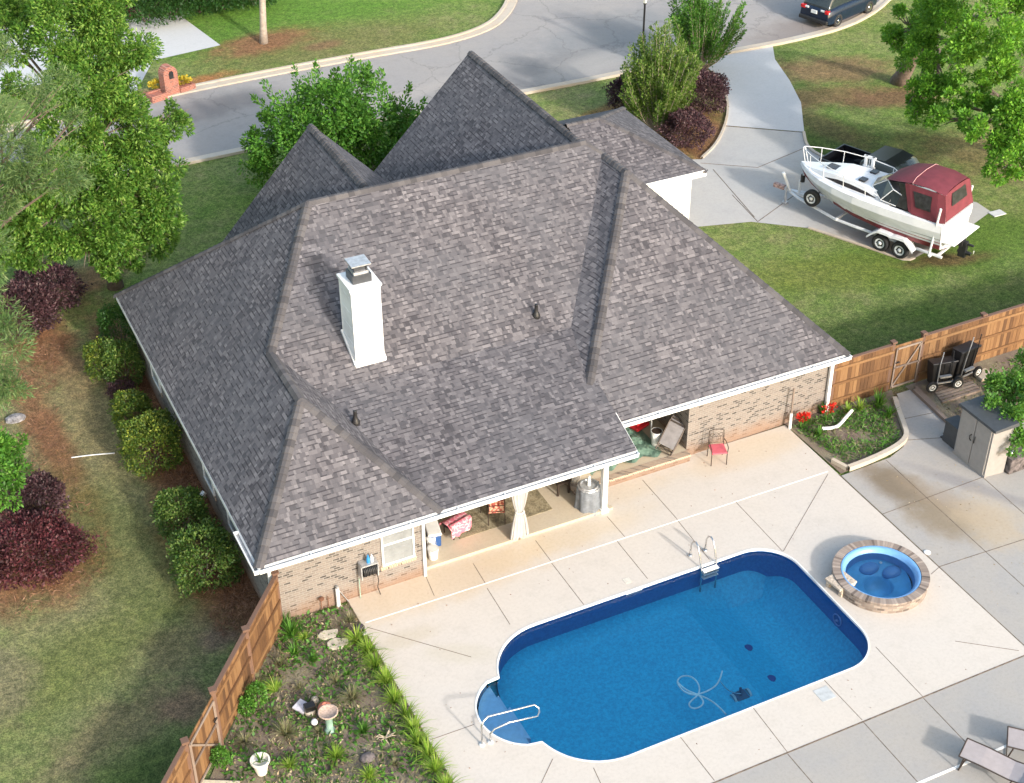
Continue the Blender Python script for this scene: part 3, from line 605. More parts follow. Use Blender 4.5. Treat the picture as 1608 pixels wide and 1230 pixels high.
def gutter(a, b, out):
    g = MB(); a = Vector((a[0], a[1], 0)); b = Vector((b[0], b[1], 0)); o = Vector(out)
    for off, z0, z1, m_ in ((.015, ZE-.15, ZE-.03, 0), (.125, ZE-.15, ZE-.02, 0)):
        g.beam(a+o*off+Vector((0, 0, (z0+z1)/2)), b+o*off+Vector((0, 0, (z0+z1)/2)), .014, z1-z0, m_)
    g.beam(a+o*.07+Vector((0, 0, ZE-.12)), b+o*.07+Vector((0, 0, ZE-.12)), .1, .02, 1)
    g.beam(a+o*.14+Vector((0, 0, ZE-.025)), b+o*.14+Vector((0, 0, ZE-.025)), .03, .022, 0)
    L = (b-a).length; k = int(L/1.25); d = (b-a)/max(1, k)
    for i in range(k+1): g.beam(a+d*i+Vector((0, 0, ZE-.03))+o*.01, a+d*i+Vector((0, 0, ZE-.02))+o*.15, .035, .02, 0)
    for e in (a, b): g.beam(e+o*.01+Vector((0, 0, ZE-.085)), e+o*.14+Vector((0, 0, ZE-.085)), .012, .12, 0, up=(0, 0, 1))
    g.build('gutter', ['white', 'gutterin'], house)
gutter((XL, Y_0-.01), (8.70, Y_0-.01), (0, -1, 0)); gutter((8.85, Y4-.01), (XR, Y4-.01), (0, -1, 0)); gutter((XL-.01, Y_0+1.6), (XL-.01, Y_0-.12), (-1, 0, 0))
def downspout(pts, r=.045, name='downspout'):
    g = MB()
    for a, b in zip(pts, pts[1:]): g.beam(a, b, r*2, r*1.5, up=(0, 1, .01))
    g.build(name, 'white', house)
downspout([(XR-.1, Y4-.08, 2.4), (XR-.1, Y4+.06, 2.28), (16.93, 1.66, 2.15), (16.95, 1.66, .02)], .06)
downspout([(XL+.12, Y_0-.08, 2.4), (-2.06, .12, 2.15), (-2.06, .12, .02)], .05)
g = MB(); g.box(2.27, .13, 0, 2.35, .2, 2.42); g.build('corner_trim', 'white', house)
g = MB(); g.box(8.04, .36, 0, 8.2, .52, 2.42); g.box(8.0, .32, 2.25, 8.24, .56, 2.42); g.box(8.0, .32, 0.0, 8.24, .56, .12); g.build('porch_column', 'white', house)
g = MB(); g.box(5.3, .36, 0, 5.4, .46, 2.42); g.build('porch_column', 'white', house)
g = MB(); g.box(2.35, .3, 2.2, 8.3, .5, 2.42); g.build('porch_beam', 'white', house)
# windows
def window(x, y, z0, z1, w, axis='x', parent=house):
    T = Matrix.Translation((x, y, 0))
    if axis == 'y': T = T @ Matrix.Rotation(math.radians(-90), 4, 'Z')
    f = MB(); f.T = T
    f.box(-w/2-.05, -.05, z0-.05, -w/2, 0, z1+.05); f.box(w/2, -.05, z0-.05, w/2+.05, 0, z1+.05); f.box(-w/2, -.05, z0-.05, w/2, 0, z0); f.box(-w/2, -.05, z1, w/2, 0, z1+.05)
    f.box(-w/2, -.045, (z0+z1)/2-.025, w/2, -.005, (z0+z1)/2+.025)
    fo = f.build('window', 'white', parent)
    p_ = MB(); p_.T = T; p_.box(-w/2, -.02, z0, w/2, -.012, z1); p_.build('pane', 'pane', fo)
    q = MB(); q.T = T
    for i in (1, 2): q.box(-w/2+w*i/3-.003, -.024, z0, -w/2+w*i/3+.003, -.021, z1)
    for i in range(1, 6): q.box(-w/2, -.026, z0+(z1-z0)*i/6-.003, w/2, -.021, z0+(z1-z0)*i/6+.003)
    q.build('muntin', 'gutterin', fo)
    s = MB(); s.T = T; s.box(-w/2-.1, -.03, z0-.2, w/2+.1, -.001, z0-.05); s.build('brick_sill', 'brickedge', fo)
window(1.56, .2, .86, 2.2, .86); 
for yy in (11.4, 5.6, 3.2): window(-2.12, yy, .9, 2.15, .9, 'y')
# chimney on the rear slope
ch = MB(); ch.box(2.33, 4.78, 3.4, 3.19, 5.72, 6.70)
for x in (2.33, 3.13):
    for y in (4.765, 5.68): ch.box(x-.008 if x < 3 else x, y, 3.9, x+.07 if x < 3 else x+.068, y+.05, 6.66)
for zj in (4.4, 4.9, 5.4, 5.9, 6.4): ch.box(2.322, 4.85, zj, 2.33, 5.66, zj+.012); ch.box(2.42, 4.772, zj, 3.11, 4.78, zj+.012)
chim = ch.build('chimney', 'white', roof)
c2 = MB(); c2.box(2.28, 4.73, 6.70, 3.24, 5.77, 6.77); c2.box(2.31, 4.76, 6.62, 3.21, 5.74, 6.70); c2.build('chimney_crown', 'white', chim)
c3 = MB(); c3.box(2.48, 4.98, 6.77, 3.04, 5.52, 7.02, 0); c3.box(2.54, 5.03, 7.02, 2.98, 5.47, 7.10, 1)
for x, y in ((2.56, 5.05), (2.92, 5.05), (2.56, 5.41), (2.92, 5.41)): c3.box(x, y, 7.10, x+.04, y+.04, 7.30, 0)
c3.box(2.60, 5.09, 7.10, 2.92, 5.41, 7.24, 0); c3.box(2.47, 4.97, 7.30, 3.05, 5.53, 7.335, 1); c3.build('flue_cap', [plain('flue_shroud', (.06, .065, .075), .45, .3), 'galv'], chim)
fl = MB()
for (a, b) in (((2.30, 4.74), (3.23, 4.74)), ((2.30, 4.74), (2.30, 5.76)), ((3.22, 4.74), (3.22, 5.76))):
    f_ = lambda x, y: 7.21-.636*(9.43-y)+.03
    fl.beam((a[0], a[1], f_(*a)), (b[0], b[1], f_(*b)), .05, .09)
fl.build('flashing', 'white', chim)
def vent(x, y, z):
    v_ = MB(); v_.lathe([(.13, -.12), (.12, .02), (.075, .10), (.06, .16), (.05, .36), (.058, .37), (.03, .375)], (x, y, z), 12)
    v_.build('vent_pipe', 'black', roof, smooth=True)
vent(8.12, 4.86, 4.30); vent(1.62, 3.1, 3.6)
# hose reel, pipes etc. on the wall
def torus(mb, c, R, r, axis='y', n=20, k=6, m=0, sx=1):
    c = Vector(c); rows = []
    for i in range(n+1):
        a = 2*math.pi*i/n; ring = []
        for j in range(k):
            b = 2*math.pi*j/k; rr = R+r*math.cos(b); h = r*math.sin(b)
            q = {'y': (rr*math.cos(a), h, rr*math.sin(a)), 'z': (rr*math.cos(a)*sx, rr*math.sin(a), h), 'x': (h, rr*math.cos(a), rr*math.sin(a))}[axis]
            ring.append(c+Vector(q))
        rows.append(ring)
    mb.grid(rows, m, close=True)
hr = thing('hose_reel', 'black garden hose reel fixed to the brick wall left of the window', 'hose reel', (.62, .05, .9))
b = MB(); b.box(.40, .16, .75, .86, .2, 1.25); b.box(.40, -.1, 1.22, .86, .18, 1.26); b.box(.38, -.08, .78, .41, .18, 1.24); b.box(.85, -.08, .78, .88, .18, 1.24); b.build('bracket', 'galv', hr)
b = MB()
for i in range(8): torus(b, (.46+i*.048, .02, 1.0), .15+.01*(i % 2), .024, 'x', 16, 6)
b.build('coiled_hose', 'black', hr, smooth=True)
b = MB(); b.tube([(.82, -.06, .95), (.86, -.06, .6), (.84, .0, .3), (.9, -.02, .02)], .012, 6); b.build('hose_end', 'black', hr)
tag(MB().lathe([(.05, 0), (.055, .12), (.03, .2), (.02, .26)], (.63, .02, 1.262), 12).build('spray_bottle', plain('blue_plastic', (.03, .22, .5), .3)), 'small blue bottle standing on top of the hose reel', 'bottle')
tag(MB().lathe([(.045, 0), (.045, .15), (.02, .19), (.018, .24)], (.74, .03, 1.262), 12).build('spray_bottle', 'white'), 'small white bottle standing beside the blue one on the hose reel', 'bottle')
b = MB(); b.tube([(-.28, .1, -.03), (-.28, .1, .62)], .055, 10, 0); b.tube([(-.28, .1, .62), (-.28, .1, .7)], .04, 8, 1); b.tube([(-.22, .12, .5), (-.05, .1, .15), (.02, .1, .02)], .012, 6, 1)
tag(b.build('standpipe', ['white', 'galv']), 'short white pipe standing against the brick wall at the patio corner', 'pipe')
b = MB(); b.tube([(-.75, .13, -.03), (-.75, .13, .42), (-.75, .06, .5)], .012, 6); b.tube([(-.55, .13, -.03), (-.55, .13, .42)], .012, 6); b.lathe([(.07, 0), (.08, .04), (.03, .06)], (-.75, .08, .42), 10)
tag(b.build('garden_tap', plain('rusty_tap', (.16, .07, .04), .7)), 'rusty brown outdoor tap on stained brick near the fence', 'tap')
b = MB(); b.tube([(.36, .1, -.01), (.36, .1, .75)], .014, 6); tag(b.build('garden_stake', plain('green_stake', (.25, .36, .3), .6)), 'thin pale green stake leaning on the wall under the hose reel', 'stake')
# ================================================================ POOL
pool = thing('swimming_pool', 'long blue in-ground swimming pool with rounded ends and a bulge of steps', 'swimming pool', (7, -5.4, 0))
w = MB(); k = len(POOL); ZW = -.76
rows = [[(x, y, 0.0) for x, y in MAIN], [(x, y, -1.6) for x, y in MAIN]]
def gap(x, y): return x < 3.3 and -6.95 < y < -3.85
wv = MB()
M_ = len(MAIN)
for i in range(M_):
    a, b_ = MAIN[i], MAIN[(i+1) % M_]
    if gap((a[0]+b_[0])/2, (a[1]+b_[1])/2): wv.add([(a[0], a[1], -.62), (b_[0], b_[1], -.62), (b_[0], b_[1], -1.7), (a[0], a[1], -1.7)], [(0, 1, 2, 3)])
    else: wv.add([(a[0], a[1], 0), (b_[0], b_[1], 0), (b_[0], b_[1], -1.7), (a[0], a[1], -1.7)], [(0, 1, 2, 3)])
wv.build('pool_wall', 'linerwall', pool)
def zf(x, y):
    t = min(1, max(0, (x-8.6)/1.5)); e = min(1, max(0, (11.93-x)/.9)); q = min(1, max(0, (min(y+8.0, -2.88-y))/.7)); return ZW-.62*t*min(e, q)
fr = MB(); nx, ny = 60, 30
fr.grid([[(X0-.02+(X1-X0+.04)*i/nx, Y0-.02+(Y1-Y0+.04)*j/ny, zf(X0+(X1-X0)*i/nx, Y0+(Y1-Y0)*j/ny)) for j in range(ny+1)] for i in range(nx+1)])
fr.build('pool_floor', 'liner', pool)
wt = sheet('water_surface', POOL, -.10, 'water', kind=None); wt.parent = pool; wt.matrix_parent_inverse = Matrix.Translation(-pool.location)
st = MB()
bul = arc(2.72, -5.42, 1.33, 243, 117, 18)
for (sc, z) in ((1.0, -.2), (.78, -.36), (.5, -.54)):
    st.prism([(2.80+(x-2.72)*sc, -5.42+(y+5.42)*(sc if sc < 1 else 1)) for x, y in bul], -1.2, z, 0)
for i in range(18): a, b_ = bul[i], bul[i+1]; st.add([(a[0], a[1], 0), (b_[0], b_[1], 0), (b_[0], b_[1], -.4), (a[0], a[1], -.4)], [(0, 1, 2, 3)])
st.build('pool_steps', 'poolstep', pool)
cp = MB(); ribbon(cp, [Vector((x, y, 0)) for x, y in POOL+POOL[:1]], .045, -.06, .01, 0, -.01); cp.build('coping', 'white', pool)
for (u, v) in ((1176, 1010), (1212, 1060)):
    q = G(u, v, -.95); d = MB(); d.lathe([(.12, 0), (.12, .03), (.09, .045)], (q.x, q.y, zf(q.x, q.y)), 16); d.build('drain', plain('drain_grate', (.012, .07, .28), .6), pool)
d = MB(); d.box(7.0, Y1-.02, -.16, 7.5, Y1+.01, -.06); d.build('skimmer', 'white', pool)
d = MB(); torus(d, (X1-.03, -5.95, -.5), .17, .02, 'x', 18, 6); d.lathe([(.05, 0), (.03, .03)], (X1-.04, -5.95, -.52), 10); d.build('pool_light', plain('light_ring', (.25, .4, .7), .4), pool)
# ladder
ld = thing('pool_ladder', 'steel pool ladder with white treads at the far edge of the pool', 'ladder', (9.6, -2.8, 0))
for x in (9.36, 9.86):
    q = MB(); y0 = -2.38
    q.tube([(x, y0, 0), (x, y0-.02, .42), (x, y0-.10, .60), (x, y0-.24, .68), (x, y0-.36, .62), (x, y0-.46, .4), (x, y0-.60, 0), (x, y0-.64, -.4), (x, y0-.64, -.95)], .024, 8)
    q.lathe([(.07, 0), (.065, .03), (.03, .04)], (x, y0, 0), 12); q.build('handrail', 'steel', ld, smooth=True)
for z in (-.03, -.15, -.28):
    q = MB(); q.box(9.36, -3.14, z-.03, 9.86, -2.98, z); q.build('tread', 'white', ld, bevel=.01)
hs = thing('grab_rail', 'looped steel grab rail over the curved pool steps', 'handrail', (1.4, -6.0, 0))
A, B = G(757, 1170), G(770, 1166)
q = MB(); q.tube([(A.x, A.y, 0), (A.x, A.y, .66), (A.x+.06, A.y+.04, .76), (A.x+.22, A.y+.1, .8), (2.62, -5.95, .55), (2.72, -5.99, .44), (2.70, -6.08, .38), (2.58, -6.2, .40), (B.x+.5, B.y-.05, .52), (B.x+.12, B.y, .42), (B.x, B.y, .3), (B.x, B.y, 0)], .024, 8)
q.build('rail', 'steel', hs, smooth=True)
for c_ in (A, B):
    q = MB(); q.lathe([(.075, 0), (.07, .03), (.03, .045)], (c_.x, c_.y, 0), 14); q.build('foot_cover', 'white', hs)
# hose and cleaner
def at(u, v, z=-.15): p_ = G(u, v, z); return (p_.x, p_.y, z)
hp = [(1134, 1054), (1131, 1066), (1124, 1078), (1108, 1087), (1090, 1092), (1076, 1088), (1066, 1078), (1063, 1070), (1068, 1063), (1078, 1061), (1088, 1064), (1096, 1072), (1099, 1083), (1096, 1092), (1086, 1100), (1081, 1106), (1085, 1112), (1094, 1113), (1103, 1108), (1105, 1101), (1098, 1092), (1088, 1088), (1078, 1084), (1066, 1074), (1064, 1070), (1070, 1084), (1084, 1090), (1102, 1093), (1118, 1101), (1131, 1112), (1140, 1122)]
hpts = smoothline([Vector(at(*q)) for q in hp], 2)
tag(MB().tube(hpts, .022, 6).build('pool_hose', plain('pale_hose', (.62, .85, .90), .4)), 'pale looped vacuum hose floating on the pool water', 'hose')
pc = thing('pool_cleaner', 'small wheeled pool cleaner on the pool floor near its close edge', 'pool cleaner', at(1163, 1096, -.9))
q = MB(); c_ = Vector(at(1163, 1096, -.85)); q.box(c_.x-.18, c_.y-.16, -.92, c_.x+.18, c_.y+.16, -.74); q.tube([c_+Vector((0, 0, .1)), c_+Vector((.02, .08, .3))], .04, 8); q.build('body', plain('cleaner_body', (.02, .1, .2), .5), pc, bevel=.03)
for s_ in (-.23, .23):
    q = MB(); q.T = Matrix.Translation((c_.x+s_, c_.y, -.82)) @ Matrix.Rotation(math.radians(90), 4, 'Y'); q.lathe([(.16, -.03), (.16, .03)], (0, 0, 0), 16); q.build('wheel', plain('cleaner_wheel', (.25, .5, .6), .5), pc)
q = MB(); q.tube(smoothline([Vector(at(1131, 1070)), Vector(at(1142, 1084, -.3)), Vector(at(1155, 1089, -.55)), c_+Vector((0, 0, .15))]), .014, 6); q.build('supply_hose', plain('thin_hose', (.2, .5, .65), .5), pc)
# ================================================================ SPA
spa = thing('hot_tub', 'round in-ground hot tub with a raised brick rim beside the pool', 'hot tub', (SPC[0], SPC[1], 0))
q = MB(); n_ = 64
rows = []
for r_, z in ((1.30, -.02), (1.30, .26), (1.31, .27), (1.33, .33), (1.32, .36), (1.10, .36), (1.10, .1)):
    rows.append([(SPC[0]+r_*math.cos(2*math.pi*i/n_), SPC[1]+r_*math.sin(2*math.pi*i/n_), z) for i in range(n_)])
q.grid(rows, 0, close=True); MT['ring'] = None
m, n, l, p = new_mat('radial_brick'); P = pos(n)
v = n.new('ShaderNodeVectorMath'); v.operation = 'SUBTRACT'; l.new(P, v.inputs[0]); v.inputs[1].default_value = (SPC[0], SPC[1], 0)
sp = n.new('ShaderNodeSeparateXYZ'); l.new(v.outputs[0], sp.inputs[0])
an = lin(n, 'MULTIPLY', lin(n, 'ARCTAN2', sp.outputs[1], sp.outputs[0]), 1.25)
zz = lin(n, 'LESS_THAN', sp.outputs[2], .27)
wd = lin(n, 'ADD', .078, lin(n, 'MULTIPLY', zz, .12))
rowi = lin(n, 'MULTIPLY', lin(n, 'FLOOR', lin(n, 'DIVIDE', sp.outputs[2], .075)), zz)
cx_ = lin(n, 'ADD', lin(n, 'DIVIDE', an, wd), lin(n, 'MULTIPLY', rowi, .5))
wn = n.new('ShaderNodeTexWhiteNoise'); wn.noise_dimensions = '2D'; cb = n.new('ShaderNodeCombineXYZ'); l.new(lin(n, 'FLOOR', cx_), cb.inputs[0]); l.new(rowi, cb.inputs[1]); l.new(cb.outputs[0], wn.inputs['Vector'])
col = ramp(n, wn.outputs[0], [(0, (.07, .055, .05)), (.14, (.17, .13, .11)), (.6, (.25, .20, .17)), (1, (.33, .27, .23))])
mo = lin(n, 'MAXIMUM', lin(n, 'LESS_THAN', lin(n, 'FRACT', cx_), .14), lin(n, 'MULTIPLY', zz, lin(n, 'LESS_THAN', lin(n, 'FRACT', lin(n, 'DIVIDE', sp.outputs[2], .075)), .16)))
l.new(mixc(n, mo, col, (.20, .175, .155)), p.inputs['Base Color']); p.inputs['Roughness'].default_value = .9
q.build('brick_rim', m, spa)
MT['spashell'] = plain('spa_acrylic', (.15, .33, .60), .3, var=.05); MT['spafloor'] = plain('spa_floor', (.14, .50, .80), .4, var=.12, scale=2)
q = MB(); rows = []
for r_, z in ((1.09, .34), (1.08, .352), (1.0, .30), (.95, .24), (.90, .0)): rows.append([(SPC[0]+r_*math.cos(2*math.pi*i/n_), SPC[1]+r_*math.sin(2*math.pi*i/n_), z) for i in range(n_)])
q.grid(rows, 0, close=True)
rows = []
for r_, z in ((.90, .0), (.84, -.12), (.46, -.16), (.40, -.22), (.36, -.55), (.0, -.56)):
    rows.append([(SPC[0]+r_*math.cos(2*math.pi*i/n_)*(1+.05*math.sin(i*6*math.pi/n_)*(r_ > .5)), SPC[1]+r_*math.sin(2*math.pi*i/n_), z) for i in range(n_)])
q.grid(rows, 1, close=True); q.build('shell', ['spashell', 'spafloor'], spa, smooth=True)
for a0, r0 in ((20, .7), (75, .66)):
    c_ = Vector((SPC[0]+r0*math.cos(math.radians(a0)), SPC[1]+r0*math.sin(math.radians(a0)), -.05)); q = MB(); q.lathe([(.26, -.14), (.25, -.04), (.2, .02), (.1, .05), (.02, .055)], c_, 24, sx=1.2, sy=.8); q.build('seat', 'spashell', spa, smooth=True)
for (u, v, z) in ((1385, 875, 0), (1383, 884, 0), (1394, 914, -.4), (1364, 863, .2)):
    c_ = G(u, v, z); q = MB(); q.lathe([(.045, 0), (.04, .02), (.015, .03)], c_, 12); q.build('jet', 'white', spa)
q = MB(); q.add([(SPC[0]+.94*math.cos(i*math.pi/24), SPC[1]+.94*math.sin(i*math.pi/24), .20) for i in range(48)], [tuple(range(48))]); wso = q.build('water_surface', 'spawater', spa)
q = MB(); q.T = Matrix.Translation((12.32, -5.36, 0)) @ Matrix.Rotation(math.radians(8), 4, 'Z')
q.box(-.30, -.30, .24, .34, .30, .32); q.box(-.22, -.30, 0, .3, -.18, .24); q.box(-.22, .18, 0, .3, .30, .24); q.box(.1, -.18, 0, .3, .18, .24)
q.build('spillway', plain('speckled_stone', (.50, .42, .34), .85, var=.3, scale=18), spa, bevel=.015)
c_ = G(1456, 868); tag(MB().lathe([(.1, 0), (.1, .02), (.05, .03)], (c_.x, c_.y, 0), 14).build('drain_cover', 'white'), 'small round white drain cover between the hot tub and the grey concrete', 'drain cover')
for (u, v, w_, lb) in ((1295, 1090, .42, 'square grey access plate set in the deck near the close pool edge'), (985, 912, .2, 'small cream access plate set in the deck left of the ladder')):
    c_ = G(u, v); q = MB(); q.box(c_.x-w_/2, c_.y-w_/2, .001, c_.x+w_/2, c_.y+w_/2, .008); tag(q.build('access_plate', plain('plate', (.42, .44, .45) if w_ > .3 else (.55, .52, .46), .7)), lb, 'access plate')
# ================================================================ FENCES
def fence(label, pts, posts, side, h=1.8, name='board_fence'):
    f = thing(name, label, 'fence', (pts[0][0], pts[0][1], 0), 0)
    bd = MB(); rl = MB(); cpb = MB()
    for a, b in zip(pts, pts[1:]):
        a = Vector((a[0], a[1], 0)); b = Vector((b[0], b[1], 0)); d = b-a; L = d.length; d.normalize(); nn = Vector((-d.y, d.x, 0))*side; k = max(1, int(L/.142))
        for i in range(k):
            p0 = a+d*(L*i/k+.004); p1 = a+d*(L*(i+1)/k-.004); o = nn*rnd.uniform(-.006, .004); hh = h+rnd.uniform(-.012, .012)
            bd.beam(p0+o+Vector((0, 0, hh/2)), p1+o+Vector((0, 0, hh/2)), .02, hh)
        for z in (.32, .95, 1.55): rl.beam(a+nn*.035+Vector((0, 0, z)), b+nn*.035+Vector((0, 0, z)), .045, .09)
        cpb.beam(a+Vector((0, 0, h+.025)), b+Vector((0, 0, h+.025)), .11, .035)
    bd.build('board_panel', 'fence', f); rl.build('rail', 'fence', f); cpb.build('cap_rail', 'fencecap', f)
    for (x, y) in posts:
        q = MB(); q.box(x-.055, y-.055, -.1, x+.055, y+.055, h+.06); q.box(x-.09, y-.09, h+.06, x+.09, y+.09, h+.13); q.build('post', 'fencecap', f)
    return f
def gate(label, a, b, side, h=1.75):
    a = Vector((a[0], a[1], 0)); b = Vector((b[0], b[1], 0)); g = thing('wooden_gate', label, 'gate', tuple((a+b)/2), 0)
    d = b-a; L = d.length; d.normalize(); nn = Vector((-d.y, d.x, 0))*side; k = int(L/.142); bd = MB()
    for i in range(k): bd.beam(a+d*(L*i/k+.004)+Vector((0, 0, h/2+.03)), a+d*(L*(i+1)/k-.004)+Vector((0, 0, h/2+.03)), .02, h-.05)
    bd.build('board_panel', 'fence', g); fr = MB(); o = nn*.045; u = lambda z: Vector((0, 0, z))
    A, B = a+d*.07+o, b-d*.07+o
    for p_, q_ in ((A+u(.12), A+u(h-.1)), (B+u(.12), B+u(h-.1)), (A+u(h-.12), B+u(h-.12)), (A+u(.14), B+u(.14)), (A+u(.9), B+u(.9))): fr.beam(p_, q_, .03, .06)
    fr.beam(A+u(.14), B+u(h-.12), .025, .05); fr.build('gate_frame', 'greywood', g)
    lt = MB(); lt.beam(A+o*.5+u(1.1), A+o*.5+d*.16+u(1.1), .03, .04); lt.build('latch', 'black', g)
fence('long cedar board fence running right from the house corner behind the shed', [(17.08, 1.72), (19.42, 1.72)], [(17.12, 1.74), (19.40, 1.76)], -1)['label'] = 'short run of cedar fence between the house corner and its gate'
gate('cedar gate with a pale grey brace frame at the end of the walkway', (19.46, 1.72), (20.58, 1.72), -1)
fence('long cedar board fence running right from the walkway gate behind the black yard carts', [(20.62, 1.72), (34, 1.85)], [(20.62, 1.76), (23.11, 1.8), (25.6, 1.8), (28.1, 1.83), (30.6, 1.85), (33, 1.85)], -1)
fl0, fl1 = Vector((-1.93, .0, 0)), Vector((-6.28, -5.32, 0)); dl = (fl1-fl0).normalized()
fa0 = fl0+dl*4.22
fence('tall orange cedar fence running diagonally between the left lawn and the garden bed', [(-1.95, .12), (fl0.x, fl0.y), tuple(fa0.to_2d())], [(-1.93, .05), tuple((fl0+dl*2.1).to_2d()), tuple(fa0.to_2d())], 1)
gate('cedar gate with pale brace frame at the bottom of the diagonal fence', (fl0+dl*4.28).to_2d(), (fl0+dl*5.8).to_2d(), 1)
fence('short end of cedar fence beyond the gate at the bottom edge', [tuple((fl0+dl*5.9).to_2d()), tuple((fl0+dl*9).to_2d())], [tuple((fl0+dl*5.85).to_2d())], 1)
# ================================================================ BOAT, TRAILER, VEHICLES
MT['gel'] = plain('white_gelcoat', (.68, .69, .71), .25, var=.03); MT['maroon'] = plain('maroon_canvas', (.15, .026, .038), .75, var=.12, scale=2.5, bmp=.3)
MT['redpaint'] = plain('dull_red_hull_paint', (.19, .022, .03), .5, var=.2, scale=4); MT['vinyl'] = plain('clear_vinyl', (.035, .035, .037), .35, var=.3)
MT['trail'] = plain('white_trailer_paint', (.68, .69, .70), .45, var=.06); MT['smoke'] = plain('smoked_acrylic', (.03, .028, .03), .15)
AB = math.radians(112.7); BO = (26.2, 9.43, -.03)
boat = thing('motor_boat', 'white cabin cruiser with maroon canvas canopy resting on a trailer', 'boat', BO, AB)
ST = [ # x, gunwale half beam, z, chine half beam, z, keel z
 (-1.9, 1.19, 1.87, 1.04, .84, .55), (-.8, 1.25, 1.85, 1.06, .82, .54), (.6, 1.26, 1.83, 1.02, .83, .54), (1.8, 1.2, 1.82, .9, .88, .58), (2.8, 1.04, 1.82, .68, .98, .66), (3.6, .80, 1.82, .42, 1.12, .82), (4.2, .50, 1.82, .21, 1.30, 1.06), (4.6, .21, 1.83, .07, 1.52, 1.36), (4.8, .02, 1.83, .01, 1.76, 1.74)]
hb = MB(); hr_ = MB()
for s in (1, -1):
    up = []; lo_ = []
    for x, bg_, zg, bc, zc, zk in ST:
        up.append([(x, s*bc, zc), (x, s*(bc*.45+bg_*.55+.02), zc*.62+zg*.38), (x, s*(bg_+.03), zg*.72+zc*.28), (x, s*bg_, zg)]); lo_.append([(x, 0, zk), (x, s*bc*.55, zk*.5+zc*.5-.02), (x, s*bc, zc)])
    hb.grid(up if s > 0 else [r[::-1] for r in up]); hr_.grid(lo_ if s > 0 else [r[::-1] for r in lo_], 0)
tr = ST[0]; hb.add([(tr[0], -tr[3], tr[4]), (tr[0], tr[3], tr[4]), (tr[0], tr[1], tr[2]), (tr[0], -tr[1], tr[2]), (tr[0], 0, tr[5])], [(0, 1, 2, 3), (0, 4, 1)])
hb.build('hull', 'gel', boat, local=True); hr_.build('hull_bottom', 'redpaint', boat, local=True)
for s in (1, -1):
    for (t_, off, r_, mt, nm) in ((.22, .04, .013, 'darkmetal', 'rub_rail'), (.42, .05, .007, 'galv', 'hull_stripe'), (.56, .052, .01, 'darkmetal', 'hull_stripe'), (.70, .045, .012, 'redpaint', 'hull_stripe')):
        q = MB(); q.tube([(x, s*(bg_*(1-t_)+bc*t_+off*(1 if t_ < .9 else .3)), zg*(1-t_)+zc*t_) for x, bg_, zg, bc, zc, zk in ST[:-1]], r_, 5); q.build(nm, mt, boat, local=True)
for s in (1, -1):
    q = MB(); q.grid([[(x, s*(bc+.012), zc+.0), (x, s*(bc*.72+bg_*.28+.022), zc*.8+zg*.2)] for x, bg_, zg, bc, zc, zk in ST[:5]]); q.build('bottom_band', 'redpaint', boat, local=True)
# deck with raised cabin top
dk_ = MB(); rows = []
def gi(x):
    for a, b in zip(ST, ST[1:]):
        if a[0] <= x <= b[0]: t = (x-a[0])/(b[0]-a[0]); return a[1]+(b[1]-a[1])*t, a[2]+(b[2]-a[2])*t
    return .02, 1.83
for x in (.35, .9, 1.5, 2.2, 2.9, 3.5, 4.0, 4.4, 4.8):
    b_, z_ = gi(x); c = min(.34, max(0, (4.55-x)*.20)); w_ = b_*.72 if x < 4.5 else b_*.7
    rows.append([(x, -b_, z_), (x, -b_*.9, z_+.05), (x, -w_, z_+.06), (x, -w_*.86, z_+.06+c*.85), (x, 0, z_+.07+c), (x, w_*.86, z_+.06+c*.85), (x, w_, z_+.06), (x, b_*.9, z_+.05), (x, b_, z_)])
dk_.grid(rows)
for s in (1, -1): dk_.grid([[(x, s*(gi(x)[0]), gi(x)[1]), (x, s*(gi(x)[0]-.24), gi(x)[1]+.04), (x, s*(gi(x)[0]-.26), 1.3)] for x in (-1.9, -1, 0, .4)])
dk_.box(-1.9, -.95, 1.25, .4, .95, 1.3); dk_.box(-1.95, -1.1, 1.5, -1.6, 1.1, 1.9); dk_.add([(.36, -1.0, 1.3), (.36, 1.0, 1.3), (.36, 1.0, 2.1), (.36, -1.0, 2.1)], [(0, 1, 2, 3)])
dk_.build('deck', 'gel', boat, local=True)
for (x, y, w_, l_) in ((3.35, .05, .40, .42), (1.85, .42, .30, .26), (1.85, -.42, .30, .26)):
    z_ = gi(x)[1]+.10+min(.34, (4.55-x)*.20); q = MB(); q.box(x-l_/2, y-w_/2, z_-.05, x+l_/2, y+w_/2, z_+.012); q.build('deck_hatch', 'smoke', boat, local=True)
for s in (1, -1):
    q = MB(); rr = []
    for x, h_ in ((1.0, .02), (1.4, .10), (2.2, .15), (2.8, .13), (3.35, .02)):
        b_, z_ = gi(x); w_ = b_*.72; rr.append([(x, s*(w_*.985+.012), z_+.08), (x, s*(w_*.985-.13*w_*h_/.25+.014), z_+.08+h_)])
    q.grid(rr); q.build('side_window', 'smoke', boat, local=True)
# windscreen
ws = MB(); bs = [(.1, 1.02, 1.95), (.75, 1.0, 1.98), (1.35, .62, 2.22), (1.5, 0, 2.26), (1.35, -.62, 2.22), (.75, -1.0, 1.98), (.1, -1.02, 1.95)]
tp = [(-.05, .95, 2.42), (.35, .9, 2.5), (.78, .55, 2.62), (.85, 0, 2.66), (.78, -.55, 2.62), (.35, -.9, 2.5), (-.05, -.95, 2.42)]
ws.grid([bs, tp]); ws.build('windscreen', 'glass', boat, local=True)
fm = MB(); fm.tube(tp, .022, 6); fm.tube(bs, .018, 6)
for i in (1, 2, 4, 5): fm.tube([bs[i], tp[i]], .018, 6)
fm.build('windscreen_frame', 'trail', boat, local=True)
